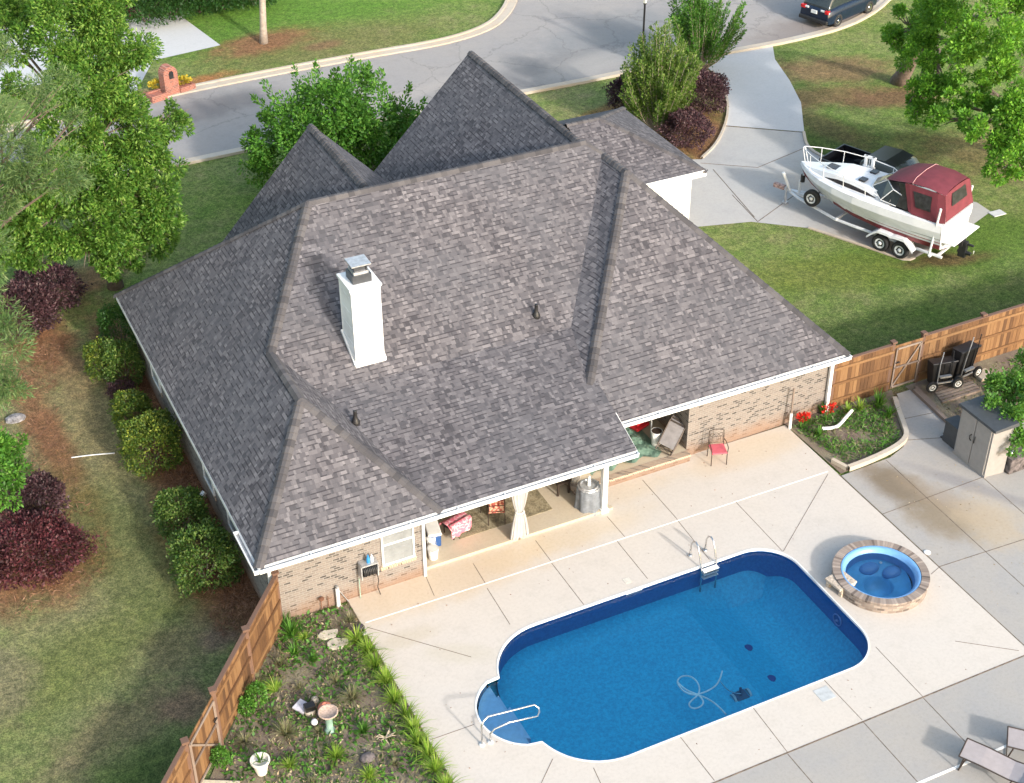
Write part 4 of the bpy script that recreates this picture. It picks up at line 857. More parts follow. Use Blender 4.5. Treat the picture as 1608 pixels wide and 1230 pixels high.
# canopy
cn = MB(); prof = [(.82, .62, 2.66, .04), (.3, .92, 2.88, .16), (-.35, .98, 3.03, .17), (-1.1, .98, 3.05, .16), (-1.72, .93, 2.94, .16)]
rows = [[(x, -w_, z), (x, -w_*.75, z+c*.8), (x, 0, z+c*1.1), (x, w_*.75, z+c*.8), (x, w_, z)] for x, w_, z, c in prof]; cn.grid(rows)
bk = [(-1.95, -1.08, 2.0), (-1.95, 1.08, 2.0)]
cn.add([(-1.72, -.93, 2.94), (-1.72, -.7, 3.03), (-1.72, 0, 3.08), (-1.72, .7, 3.03), (-1.72, .93, 2.94), bk[1], bk[0]], [(0, 6, 5, 4, 3, 2, 1)])
for s in (1, -1):
    cn.grid([[(-.1, s*.96, 2.94), (-.45, s*1.1, 1.98)], [(-.28, s*.985, 2.99), (-.62, s*1.12, 1.9)]]); cn.grid([[(-1.45, s*.97, 2.98), (-1.6, s*1.14, 1.9)], [(-1.72, s*.93, 2.94), (-1.95, s*1.08, 1.95)]])
    cn.grid([[(-.28, s*.985, 2.99), (-.62, s*1.12, 1.9)], [(-1.45, s*.97, 2.98), (-1.6, s*1.14, 1.9)]])
cn.build('canopy', 'maroon', boat, local=True, smooth=True)
for s in (1, -1):
    q = MB(); q.grid([[(-.5, s*1.03, 2.78), (-.72, s*1.105, 2.22)], [(-1.25, s*1.02, 2.78), (-1.32, s*1.115, 2.22)]]); q.build('canopy_window', 'vinyl', boat, local=True)
q = MB(); q.add([(-1.765, -.5, 2.9), (-1.765, .5, 2.9), (-1.885, .58, 2.45), (-1.885, -.58, 2.45)], [(0, 1, 2, 3)]); q.build('canopy_window', 'vinyl', boat, local=True)
q = MB(); q.tube([(-.4, -.98, 3.04), (-.4, -.73, 3.18), (-.4, 0, 3.235), (-.4, .73, 3.18), (-.4, .98, 3.04)], .012, 5); q.build('canopy_seam', plain('seam', (.55, .3, .3), .7), boat, local=True)
for s in (1, -1):
    q = MB(); q.grid([[(.1, s*1.02, 1.95), (-.02, s*.955, 2.42), (.2, s*.9, 2.86)], [(-.42, s*1.09, 1.97), (-.33, s*1.03, 2.42), (-.25, s*.98, 2.9)]]); q.build('side_screen', 'vinyl', boat, local=True)
q = MB(); q.box(-.1, -.75, 1.3, .3, .75, 2.0); q.build('dashboard', 'smoke', boat, local=True)
for y in (.5, -.5): q = MB(); q.box(-.75, y-.24, 1.3, -.3, y+.24, 1.75); q.box(-.8, y-.24, 1.7, -.68, y+.24, 2.2); q.build('seat', 'gel', boat, local=True, bevel=.04)
q = MB(); q.box(-2.42, -1.0, 1.12, -1.88, 1.0, 1.18); q.build('swim_platform', 'gel', boat, local=True, bevel=.03)
q = MB(); q.box(-2.35, -.16, .75, -1.9, .16, 1.15); q.box(-2.5, -.1, .3, -2.2, .1, .95); q.tube([(-2.7, 0, .5), (-2.15, 0, .5)], .08, 8); q.box(-2.75, -.05, .82, -2.2, .05, .9); q.build('stern_drive', 'black', boat, local=True, bevel=.03)
q = MB(); q.T = Matrix.Translation((-2.74, 0, .5)) @ Matrix.Rotation(math.radians(90), 4, 'Y')
for i in range(3): a = i*2.09; q.add([(0, 0, -.03), (.16*math.cos(a-.3), .16*math.sin(a-.3), .02), (.19*math.cos(a), .19*math.sin(a), 0), (.16*math.cos(a+.3), .16*math.sin(a+.3), -.02)], [(0, 1, 2, 3)])
q.build('propeller', 'steel', boat, local=True)
# bow rail
q = MB(); rp = [(.9, 1.0, 2.1), (1.4, 1.08, 2.3), (2.4, .98, 2.42), (3.4, .76, 2.47), (4.2, .42, 2.5), (4.75, .08, 2.52), (4.75, -.08, 2.52), (4.2, -.42, 2.5), (3.4, -.76, 2.47), (2.4, -.98, 2.42), (1.4, -1.08, 2.3), (.9, -1.0, 2.1)]
q.tube(rp, .018, 6)
for i in (1, 2, 3, 4, 7, 8, 9, 10):
    x, y, z = rp[i]; q.tube([(x, y, z), (x-.02, y*.93, gi(x)[1]+.03)], .014, 6)
q.tube([(4.75, .08, 2.5), (4.55, .1, 1.86)], .014, 6); q.tube([(4.75, -.08, 2.5), (4.55, -.1, 1.86)], .014, 6); q.build('bow_rail', 'trail', boat, local=True)
q = MB()
for x in (2.25, 2.55): q.box(x-.05, -1.04, 2.0, x+.05, -.92, 2.5)
q.box(2.15, -1.03, 2.42, 2.65, -.93, 2.5); q.box(2.15, -1.03, 2.02, 2.65, -.93, 2.09); q.build('rail_fender_rack', 'gel', boat, local=True)
# trailer
trl = thing('boat_trailer', 'white twin axle boat trailer carrying the maroon canopy boat', 'trailer', BO, AB)
q = MB()
for s in (1, -1):
    q.tube([(-2.0, s*.95, .52), (1.6, s*.95, .5), (2.6, s*.85, .46), (4.6, s*.28, .46), (5.1, s*.06, .48)], .06, 6)
    q.tube([(-1.9, s*.45, .72), (.9, s*.42, .74)], .05, 6)
for x in (-1.8, -.6, .9, 2.5): q.beam((x, -.95, .5), (x, .95, .5), .08, .08)
q.beam((4.3, 0, .48), (5.75, 0, .52), .1, .1); q.tube([(4.75, .0, .5), (4.75, .0, 1.05), (4.6, 0, 1.4)], .05, 6); q.tube([(5.1, .1, .55), (5.35, .35, 1.35)], .06, 8)
q.build('frame', 'trail', trl, local=True)
def wheel(par, x, y, r=.34, w_=.22, s=1, z=None, rim='trail', name='wheel', loc=True):
    z = z or r; T = Matrix.Translation((x, y, z)) @ Matrix.Rotation(math.radians(-90*s), 4, 'X')
    q = MB(); q.T = T; q.lathe([(r*.55, -w_/2), (r*.92, -w_/2), (r, -w_*.36), (r, w_*.36), (r*.92, w_/2), (r*.6, w_/2), (r*.58, w_*.35)], (0, 0, 0), 28); o = q.build(name, 'rubber', par, local=loc, smooth=True)
    q = MB(); q.T = T; q.lathe([(r*.57, w_*.30), (r*.60, w_*.46), (r*.52, w_*.44), (r*.3, w_*.30), (r*.16, w_*.42), (r*.14, w_*.5), (.01, w_*.5)], (0, 0, 0), 24)
    q2 = q.build('rim', rim, o, local=True, smooth=True)
    q = MB(); q.T = T
    for i in range(5):
        a = i*1.257; q.lathe([(r*.07, w_*.36), (r*.07, w_*.40)], (r*.38*math.cos(a), r*.38*math.sin(a), .004), 8)
    q.build('rim_hole', 'black', q2, local=True); return o
for s in (1, -1):
    for x in (.41, -.42): wheel(trl, x, s*1.12, s=s)
    q = MB(); rr = []
    for i in range(15):
        t = i/14; x = .95-1.95*t; z = .52+.36*min(1, math.sin(math.pi*t)*1.7)-.03*math.exp(-((t-.5)/.06)**2)
        rr.append([(x, s*.97, z), (x, s*1.30, z), (x, s*1.31, z-.09)])
    q.grid(rr if s > 0 else [r[::-1] for r in rr]); q.build('mudguard', 'trail', trl, local=True)
    q = MB(); q.tube([(-1.55, s*1.1, .5), (-1.75, s*1.22, 2.55)], .045, 8); q.beam((-1.6, s*.9, .5), (-1.6, s*1.15, .5), .06, .06); q.build('guide_post', 'trail', trl, local=True)
q = MB(); q.beam((3.75, .1, .95), (3.75, .75, .95), .05, .05); q.tube([(3.75, .4, .5), (3.75, .4, 1.0)], .04, 6); q.build('spare_bracket', 'galv', trl, local=True)
wheel(trl, 3.8, .62, z=.86, name='spare_wheel')
q = MB(); q.box(5.4, -.09, .44, 5.9, .09, .62); q.build('coupler', plain('rusty_coupler', (.45, .3, .26), .8, var=.4, scale=12), trl, local=True, bevel=.02)
q = MB(); q.tube([(5.2, .22, .0), (5.2, .22, .75)], .04, 8); q.lathe([(.12, 0), (.12, .08)], (5.2, .22, 0), 12); q.build('jack', 'galv', trl, local=True)
q = MB(); q.lathe([(.09, -.15), (.09, .15)], (4.65, 0, 1.2), 12); q.build('winch', 'black', trl, local=True)
# black pickup behind the boat
MT['carblack'] = plain('black_car_paint', (.008, .009, .012), .3, .1, var=.1); MT['carnavy'] = plain('dark_navy_car_paint', (.012, .022, .045), .15, .2, var=.1)
pk = thing('pickup_truck', 'black pickup truck parked on the grass half hidden behind the boat', 'pickup truck', (28.0, 12.75, -.04), AB+math.pi-.03)
q = MB()
def carbody(q, secs, m=0):
    q.grid([[(x, -w, z0), (x, -w*1.0, z0+.35*(z1-z0)), (x, -w*.97, z1-.08), (x, -w*.86, z1), (x, w*.86, z1), (x, w*.97, z1-.08), (x, w, z0+.35*(z1-z0)), (x, w, z0)] for x, w, z0, z1 in secs], m)
    for x, w, z0, z1 in (secs[0], secs[-1]): q.add([(x, -w, z0), (x, -w, z0+.35*(z1-z0)), (x, -w*.97, z1-.08), (x, -w*.86, z1), (x, w*.86, z1), (x, w*.97, z1-.08), (x, w, z0+.35*(z1-z0)), (x, w, z0)], [tuple(range(8))], m)
carbody(q, [(-.9, .92, .4, 1.02), (.2, .94, .38, 1.06), (1.3, .95, .38, 1.08), (2.0, .93, .4, 1.0), (2.35, .82, .45, .9)])
q.build('body', 'carblack', pk, local=True, smooth=True)
q = MB(); 
for y in (-.9, .86): q.box(-2.75, y, .45, -.9, y+.06, 1.12)
q.box(-2.8, -.9, .45, -2.74, .92, 1.12); q.box(-2.75, -.88, .45, -.9, .88, .62); q.build('cargo_bed', 'carblack', pk, local=True)
q = MB(); carbody(q, [(-1.0, .84, 1.0, 1.55), (-.8, .82, 1.0, 1.74), (0, .82, 1.0, 1.8), (.6, .8, 1.0, 1.7), (1.25, .78, 1.0, 1.12)]); q.build('cab', 'glass', pk, local=True, smooth=True)
q = MB(); q.grid([[(-.82, -.7, 1.76), (-.82, .7, 1.76)], [(0, -.7, 1.83), (0, .7, 1.83)], [(.5, -.68, 1.75), (.5, .68, 1.75)]]); q.build('roof_panel', 'carblack', pk, local=True)
for x in (-1.9, 1.45):
    for s in (1, -1): wheel(pk, x, s*.86, r=.37, w_=.24, s=s, rim='galv')
# SUV by the kerb
a = G(1313, 42); hd = math.atan2(.27, .96)+.03
suv = thing('parked_suv', 'dark blue estate car parked at the far right kerb of the street', 'car', (37.15+1.3*math.cos(hd)-.80*math.sin(hd), 28.75+1.3*math.sin(hd)+.80*math.cos(hd), -.04), hd)
q = MB(); carbody(q, [(-2.15, .84, .36, .86), (-2.05, .9, .3, 1.0), (-1.2, .92, .28, 1.04), (.6, .92, .28, 1.03), (1.3, .9, .3, 1.0), (2.0, .86, .32, .88), (2.25, .74, .38, .72)]); q.build('body', 'carnavy', suv, local=True, smooth=True)
q = MB(); carbody(q, [(-2.02, .80, .98, 1.1), (-1.75, .76, .98, 1.62), (-1.3, .74, .98, 1.76), (0, .73, .98, 1.78), (.45, .72, .98, 1.66), (1.25, .74, .98, 1.03)]); q.build('glasshouse', 'glass', suv, local=True, smooth=True)
q = MB(); q.grid([[(-1.85, -.66, 1.68), (-1.85, .66, 1.68)], [(-1.3, -.68, 1.785), (-1.3, .68, 1.785)], [(0, -.68, 1.80), (0, .68, 1.80)], [(.4, -.66, 1.69), (.4, .66, 1.69)]]); q.build('roof_panel', 'carnavy', suv, local=True)
for s in (1, -1):
    q = MB(); q.tube([(-1.6, s*.62, 1.77), (-1.5, s*.62, 1.84), (.1, s*.62, 1.85), (.25, s*.62, 1.77)], .02, 6); q.build('roof_rail', 'galv', suv, local=True)
    q = MB(); q.box(-2.17, s*.70-.14, .82, -1.98, s*.74+.12, 1.0); q.build('tail_light', plain('red_lens', (.5, .01, .012), .2), suv, local=True, bevel=.03)
    q = MB(); q.box(-2.165, s*.48-.1, .90, -2.1, s*.48+.1, .98); q.build('reverse_light', 'gel', suv, local=True)
    for x in (-1.3, 1.35): wheel(suv, x, s*.82, r=.34, w_=.22, s=s, rim='steel')
q = MB(); q.box(-2.2, -.17, .72, -2.13, .17, .88); q.build('number_plate', 'trail', suv, local=True)
q = MB(); q.box(-2.25, -.86, .3, -2.02, .86, .5); q.build('bumper', 'black', suv, local=True, bevel=.04)
# ================================================================ STREET FURNITURE
b0 = G(1008, 100); lp = thing('street_lamp', 'black post lamp with glass lantern beside the street and tall shrubs', 'street lamp', (b0.x, b0.y, 0))
q = MB(); q.lathe([(.12, 0), (.1, .25), (.05, .35), (.045, 2.9), (.08, 2.95), (.05, 3.0)], b0, 12); q.build('post', 'black', lp, smooth=True)
q = MB(); q.lathe([(.09, 3.0), (.15, 3.35), (.15, 3.36)], b0, 6); q.build('lantern', plain('lamp_glass', (.6, .6, .55), .2), lp)
q = MB(); q.lathe([(.19, 3.36), (.12, 3.48), (.03, 3.56), (.01, 3.62)], b0, 6); q.build('lantern_roof', 'black', lp)
MT['redbrick'] = brick_mat('red_brick', (.34, .10, .065), (.27, .075, .05), (.17, .05, .04), (.36, .2, .15), None, .2, .075)
c_ = G(268, 147); mx, my = c_.x, c_.y
mbx = thing('brick_mailbox', 'red brick mailbox pillar with rounded top between two low brick planters', 'mailbox', (mx, my, 0), math.radians(16)); mbx.scale = (.85, .85, .85)
q = MB(); pf_ = [(-.42, 0), (.42, 0), (.42, 1.2)]+[(.42*math.cos(math.radians(a)), 1.2+.42*math.sin(math.radians(a))) for a in range(15, 180, 15)]+[(-.42, 1.2)]
k_ = len(pf_); q.add([(x, -.28, z) for x, z in pf_]+[(x, .28, z) for x, z in pf_], [tuple(range(k_)), tuple(range(k_, 2*k_))[::-1]]+[(i, k_+i, k_+(i+1) % k_, (i+1) % k_) for i in range(k_)])
q.build('pillar', 'redbrick', mbx, local=True)
q = MB(); q.box(-.1, -.34, .95, .14, -.27, 1.25); q.tube([(.02, -.36, 1.25), (.02, -.3, 1.25)], .12, 12); q.build('box_door', 'black', mbx, local=True)
for x0, x1 in ((-1.35, -.42), (.42, 1.35)):
    q = MB(); q.box(x0, -.4, -.1, x1, -.28, .3); q.box(x0, .28, -.1, x1, .4, .3); q.box(x0 if x0 < 0 else x1-.12, -.28, -.1, x0+.12 if x0 < 0 else x1, .28, .3); q.box(x0+.1, -.28, 0, x1-.1, .28, .22); q.build('planter', 'redbrick', mbx, local=True)
for i, (u, lb) in enumerate(((248, 'yellow flowering plant in the left brick planter of the mailbox'), (286, 'yellow flowering plant in the right brick planter of the mailbox'))):
    rs = np.random.default_rng(i+60); c_ = G(u, 132 if i == 0 else 127, .35); t = thing('flowering_plant', lb, 'plant', (c_.x, c_.y, .22), 0, 'mailbox planter flowers'); d = sphere_dirs(rs, 260)
    leaf_mesh('flowers', np.array(c_)+d*np.array([.42, .22, .2])*rs.uniform(.3, 1, (260, 1)), d+[0, 0, .5], .12, 'yellowflower', t, .8, rs)
# ================================================================ PATIO THINGS
def tube_chair(name, label, cat, x, y, rz, seatm, loc_z=0, group=None, arms=True, pat=None, scroll=True, s_=1.0):
    t = thing(name, label, cat, (x, y, loc_z), rz, group)
    for sx in (-.24, .24):
        q = MB(); q.tube([(sx, -.24, 0), (sx, -.22, .42)], .014, 6); q.build('leg', 'darkmetal', t, local=True)
        q = MB(); q.tube([(sx, .26, 0), (sx, .22, .42), (sx*.95, .28, .95)], .014, 6); q.build('leg', 'darkmetal', t, local=True)
        if arms: q = MB(); q.tube([(sx, -.22, .42), (sx*1.1, -.22, .62), (sx*1.1, .1, .66), (sx, .25, .64)], .013, 6); q.build('arm', 'darkmetal', t, local=True)
    q = MB(); q.tube([(-.24, .28, .93), (-.12, .29, .98), (.12, .29, .98), (.24, .28, .93)], .014, 6)
    for z in (.5, .72): q.tube([(-.235, .25+.06*(z-.42), z), (.235, .25+.06*(z-.42), z)], .01, 5)
    if scroll:
        for i in range(3): torus(q, (-.14+.14*i, .27, .80), .06, .008, 'y', 12, 4)
        for i in range(7): q.tube([(-.2+i*.066, .255, .5), (-.2+i*.066, .268, .72)], .006, 4)
    q.build('backrest', 'darkmetal', t, local=True)
    q = MB(); q.box(-.24, -.25, .42, .24, .24, .47); q.build('seat', seatm, t, local=True, bevel=.02)
    if pat: q = MB(); q.box(-.22, .2, .5, .22, .25, .9); q.build('back_cushion', seatm, t, local=True, bevel=.02)
    return t
MT['pink'] = plain('pink_seat_cloth', (.52, .10, .13), .8, var=.08); 
MT['floral'] = two('floral_cushion', [(.40, (.12, .02, .015)), (.5, (.38, .08, .06)), (.55, (.55, .45, .3)), (.64, (.08, .05, .03))], 14, .9, 30, .2)
tube_chair('metal_chair', 'dark wire garden chair with a pink seat standing alone against the brick wall', 'chair', 12.42, 1.02, math.radians(-18), 'pink')
# porch
MT['rug'] = two('rug_pattern', [(.38, (.10, .085, .055)), (.48, (.19, .16, .10)), (.58, (.30, .26, .17)), (.68, (.11, .10, .075))], 5, .95, 20, .3)
rg = px((688, 809), (722, 847), (867, 799), (838, 762)); rz_ = [G(688, 809, .09), G(722, 847, .09), G(867, 799, .09), G(838, 762, .09)]
tag(MB().prism([(rz_[1].x, rz_[1].y), (rz_[2].x, rz_[1].y+.02), (rz_[2].x+.02, 4.4), (rz_[1].x, 4.4)], .092, .104).build('patio_rug', 'rug'), 'worn yellow green patterned rug on the porch floor under the dining set', 'rug')
tb = thing('dining_table', 'dark patio table under the porch roof with only one leg in view', 'table', (4.9, 2.9, .1))
q = MB(); q.box(4.2, 2.3, .78, 5.6, 3.6, .82); q.build('tabletop', 'darkmetal', tb, bevel=.01)
for x, y in ((4.25, 2.35), (5.5, 2.35), (4.25, 3.5), (5.5, 3.5)): q = MB(); q.box(x, y, .1, x+.06, y+.06, .78); q.build('leg', 'darkmetal', tb)
for i, (u, v, r_, lb) in enumerate(((776, 812, -20, 'patio chair with floral red cushions nearest the rug edge left of the curtain'), (801, 786, 60, 'patio chair with floral red cushions partly behind the tied curtain'), (756, 790, -80, 'patio chair with floral red cushions deep under the porch roof'))):
    c_ = G(u, v, .1); tube_chair('dining_chair', lb, 'chair', c_.x, c_.y-.12, math.radians(r_+180), 'floral', .1, 'chairs around the porch table', pat=True, scroll=False)
MT['stripe'] = two('pink_white_stripe', [(.44, (.62, .16, .22)), (.5, (.65, .5, .5)), (.56, (.60, .14, .2))], 7, .9, 30, .2, .1, 1)
ot = thing('footstool', 'low brown footstool under a pink striped towel at the left of the rug', 'footstool', (*G(716, 836, .1).to_2d(), .1), .3)
q = MB(); q.box(-.3, -.24, .3, .3, .24, .38); q.build('seat', 'darkmetal', ot, local=True)
for x in (-.27, .25):
    for y in (-.22, .2): q = MB(); q.box(x, y, 0, x+.03, y+.03, .3); q.build('leg', 'darkmetal', ot, local=True)
q = MB(); rows = []
for i in range(15):
    x = -.38+.76*i/14; rows.append([(x, -.27-.02*math.sin(i*1.7), .12+.03*math.sin(i)), (x, -.26, .41), (x, -.1, .50+.015*math.sin(i*2)), (x, .1, .50), (x, .25, .42), (x, .28, .3)])
q.grid(rows); q.tube([(-.36, -.2, .47), (.36, -.2, .47)], .1, 10); tw = q.build('towel', 'stripe', None, smooth=True); tw.location = ot.location; tw.rotation_euler = (0, 0, .3)
tag(tw, 'pink and white striped towel rolled over the porch footstool', 'towel')
co_ = thing('cooler', 'blue picnic cooler with a white lid beside the porch corner', 'cooler', (*G(680, 848, .1).to_2d(), .1), math.radians(-12))
q = MB(); q.box(-.18, -.33, 0, .18, .33, .40); q.build('body', plain('cooler_blue', (.02, .07, .22), .4), co_, local=True, bevel=.03)
q = MB(); q.box(-.2, -.35, .40, .2, .35, .48); q.build('lid', 'white', co_, local=True, bevel=.03)
q = MB(); q.tube([(-.2, .2, .3), (-.26, .2, .34), (-.26, -.2, .34), (-.2, -.2, .3)], .014, 6); q.build('handle', 'black', co_, local=True)
def bucket(label, x, y, z, r, h, lid=False, mat='white', fill='black'):
    t = thing('bucket', label, 'bucket', (x, y, z)); q = MB(); q.lathe([(r*.82, 0), (r*.84, .01), (r, h), (r*1.08, h), (r*1.08, h-.03), (r*1.02, h-.04)] , (x, y, z), 20); q.build('pail', mat, t, smooth=False)
    q = MB(); q.lathe([(r*1.05, h+.001), (r*1.06, h+.02), (r*.9, h+.03)] if lid else [(r*.93, h+.002), (r*.9, h+.004)], (x, y, z), 20); q.build('lid' if lid else 'contents', mat if lid else fill, t)
    q = MB(); q.tube([(x-r, y, z+h*.9), (x-r*.9, y-r*.8, z+h*.55), (x, y-r*1.15, z+h*.45), (x+r*.9, y-r*.8, z+h*.55), (x+r, y, z+h*.9)], .006, 5); q.build('handle', 'galv', t)
c_ = G(683, 880, .1); bucket('open white plastic bucket with a rim nearest the porch step', c_.x, c_.y+.12, .1, .155, .36, fill='offwhite')
c_ = G(681, 866, .1); bucket('lidded white bucket squeezed between the cooler and the open bucket', c_.x, c_.y+.18, .1, .13, .34, True)
# tied curtain
cu = thing('porch_curtain', 'white curtain tied in at the middle, hanging from the porch beam', 'curtain', (5.38, .38, .1))
q = MB(); rows = []
for i in range(17):
    t = i/16; z = .12+2.2*(1-t); w_ = .11+.19*abs(math.cos(math.pi*min(1, t/.58)/2))**.8 if t < .58 else .11+.18*((t-.58)/.42)**.6
    rows.append([(5.35+w_*math.sin(6.283*j/44)*(1+.12*math.sin(j*2.3)), .38+(.07+.06*math.sin(j*2.1))*math.cos(6.283*j/44)*(.5+w_*2), z) for j in range(44)])
q.grid(rows, 0, close=True); q.build('drape', plain('curtain_cloth', (.40, .385, .375), .85, var=.08, scale=3), cu, smooth=True)
q = MB(); torus(q, (5.35, .38, 1.04), .12, .02, 'z', 16, 6); q.build('tie_back', 'white', cu)
# covered fire pit table, bench, figurine, screen
c_ = G(935, 797); fx, fy = c_.x-.05, c_.y+.22
ft = thing('covered_fire_pit', 'round table under a draped grey cover beside the white porch column', 'covered table', (fx, fy, 0)); fx, fy = 7.80, .78; ft.location = (fx, fy, 0)
q = MB(); rows = []
for z, r_ in ((.02, .40), (.25, .38), (.5, .36), (.78, .35), (.82, .34)): rows.append([(fx+(r_+.035*(1-z)*math.sin(7*a_)+.02*math.sin(11*a_+z))*math.cos(a_), fy+(r_+.035*(1-z)*math.sin(7*a_))*math.sin(a_), z+.02*math.sin(5*a_)*(z < .1)) for a_ in [6.283*i/48 for i in range(48)]])
q.grid(rows, 0, close=True); q.build('cover', plain('grey_vinyl_cover', (.17, .19, .22), .55, var=.2), ft, smooth=True); q = MB(); q.lathe([(.345, .8), (.33, .835), (.01, .837)], (fx, fy, 0), 30); q.build('tabletop', 'galv', ft)
q = MB(); torus(q, (fx, fy, .845), .26, .03, 'z', 30, 8); q.build('rim', 'galv', ft, smooth=True)
q = MB(); q.lathe([(.07, 0), (.05, .06), (.045, .12), (.06, .17), (.03, .22), (.045, .26), (.035, .31), (.01, .33)], (fx, fy, .85), 14); tag(q.build('white_figurine', 'white', smooth=True), 'small white ornament standing on the grey covered round table', 'ornament')
bn = thing('wooden_bench', 'dark brown bench against the brick landing behind the grey covered table', 'bench', (7.35, 1.9, .09))
q = MB(); q.box(7.15, 1.5, .5, 7.6, 2.5, .56); q.build('seat', 'darkmetal', bn)
for x in (7.17, 7.53):
    for y in (1.52, 2.43): q = MB(); q.box(x, y, .09, x+.05, y+.05, .5); q.build('leg', 'darkmetal', bn)
q = MB(); q.box(7.56, 1.5, .56, 7.62, 2.5, .95); q.build('backrest', 'darkmetal', bn)
q = MB(); q.lathe([(.16, 0), (.2, .12), (.2, .25), (.14, .38), (.1, .42)], (7.85, 1.75, .285), 16); tag(q.build('ceramic_pot', plain('white_glaze', (.6, .55, .5), .3, var=.3, scale=12), smooth=True), 'white patterned ceramic pot on the brick landing behind the bench', 'pot')
sc = thing('folding_screen', 'pale slatted folding screen standing on the brick landing', 'screen', (8.35, 1.95, .28))
for i, x in enumerate((8.05, 8.45)):
    q = MB(); q.box(x, 1.9, .29, x+.05, 1.95, 1.75); q.box(x+.32, 1.9, .29, x+.37, 1.95, 1.75); q.box(x+.05, 1.91, 1.68, x+.32, 1.94, 1.75); q.box(x+.05, 1.91, .29, x+.32, 1.94, .36)
    for j in range(9): q.box(x+.05, 1.915, .45+j*.14, x+.32, 1.935, .47+j*.14)
    q.build('panel', 'offwhite', sc)
# landing things
MT['tarp'] = two('green_tarp', [(.4, (.085, .16, .125)), (.6, (.16, .25, .20)), (.75, (.26, .34, .29))], 4, .5, 12, .6)
q = MB(); rows = []
for i in range(26):
    x = 8.45+2.5*i/25; rows.append([(x, 1.74+.12*math.sin(i*.8)+(2.6)*j/17, .285+.12*abs(math.sin(i*.9+j*.7))*math.sin(math.pi*j/17)*math.sin(math.pi*i/25)+.10*abs(math.sin(i*.37-j*.9))*math.sin(math.pi*i/25)) for j in range(18)])
q.grid(rows); tag(q.build('tarpaulin', 'tarp'), 'rumpled pale green plastic sheet spread on the brick landing', 'tarpaulin')
bucket('white bucket standing on the green sheet at the back door', G(1030, 698, .3).x, G(1030, 698, .3).y, .32, .17, .5, fill='darkmetal')
c_ = G(1000, 661, .5); q = MB(); q.box(-.28, -.2, 0, .28, .2, .12); q.box(-.2, -.12, .12, .2, .14, .22); ro = q.build('red_toolbox', plain('red_plastic', (.50, .02, .03), .4), bevel=.03); ro.location = (G(1003, 672, .3).x, G(1003, 672, .3).y, .36); ro.rotation_euler = (0, 0, .3); tag(ro, 'bright red plastic box at the dark back of the landing', 'box')
for i, (dx, lb) in enumerate(((0, 'folded grey sling chair leaning at the landing corner, nearest the viewer'), (.14, 'folded grey sling chair sandwiched in the middle of the leaning stack'), (.28, 'folded grey sling chair at the back of the stack against the brick corner'))):
    t = thing('folding_chair', lb, 'folding chair', (10.95+dx*.9, 1.62+dx*.7, .28), math.radians(62), 'folded sling chairs leaning by the landing corner')
    T = Matrix.Translation((0, .1, .12)) @ Matrix.Rotation(math.radians(34), 4, 'Y') @ Matrix.Rotation(math.radians(26), 4, 'X')
    q = MB(); q.T = T
    for y in (-.26, .26): q.tube([(0, y, 0), (0, y, 1.0)], .016, 6); q.tube([(.06, y*.9, .02), (.06, y*.9, .85)], .014, 6)
    q.tube([(0, -.26, 1.0), (0, .26, 1.0)], .016, 6); q.tube([(0, -.26, .02), (0, .26, .02)], .016, 6); q.tube([(.06, -.23, .02), (.06, .23, .02)], .014, 6); q.build('frame', 'darkmetal', t, local=True)
    q = MB(); q.T = T; q.box(-.012, -.24, .2, .012, .24, .95); q.build('sling', plain('grey_sling', (.15, .145, .155), .8), t, local=True)
q = MB(); q.tube([(10.98, 2.6, .28), (10.98, 2.6, 1.6), (10.98, 2.45, 1.75)], .025, 8); q.lathe([(.09, 0), (.1, .12), (.05, .2)], (10.98, 2.5, 1.6), 12); tag(q.build('hand_pump', 'galv'), 'grey metal post with a tap head behind the folded chairs', 'post')
# umbrella pole beside the bed, drain pipe
q = MB(); c_ = G(1240, 673); q.tube([(c_.x, c_.y, 0), (c_.x+.03, c_.y+.05, .55)], .05, 10, 0); q.tube([(c_.x+.03, c_.y+.05, .55), (c_.x+.05, c_.y+.1, 1.45)], .03, 8, 1); tag(q.build('closed_parasol_pole', ['white', 'greywood']), 'thin pale pole in a white base beside the red flowers', 'pole')
q = MB(); q.tube(smoothline([Vector((16.2, .85, .1)), Vector((16.5, .75, .08)), Vector((16.75, .72, .10)), Vector((17.2, .95, .16)), Vector((17.55, 1.12, .2))]), .055, 10); tag(q.build('drain_pipe', 'white', smooth=True), 'white bent drain pipe lying across the weedy bed by the gate', 'pipe')
# bed edging stones
eg = [Vector((19.32, 1.2, 0)), Vector((18.95, .5, 0)), Vector((18.62, -.2, 0)), Vector((18.4, -.6, 0)), Vector((18.0, -.85, 0)), Vector((17.3, -1.02, 0)), Vector((16.4, -1.12, 0)), Vector((15.75, -1.14, 0))]
q = MB(); ribbon(q, smoothline(eg, 2), .15, -.02, .14); ribbon(q, [Vector((15.72, -1.12, 0)), Vector((15.55, -.6, 0))], .12, -.02, .13); tag(q.build('concrete_edging', 'kerb'), 'curved raised concrete edging round the weedy flower bed', 'edging')
q = MB(); q.beam((20.2, 1.3, .04), (20.02, -.75, .04), .12, .14); q.beam((20.34, 1.4, .04), (20.2, .2, .04), .1, .12); tag(q.build('timber_edging', 'greywood'), 'brown timber edging board along the walkway beside the dirt', 'edging')
for i in range(0):
    pass
q = MB()
for i in range(7): q.box(20.6+i*.04, .35+i*.15, -.02, 22.2+i*.02, .45+i*.15, .05)
tag(q.build('wooden_pallet', 'greywood'), 'weathered slatted pallet on the dirt under the black yard carts', 'pallet')
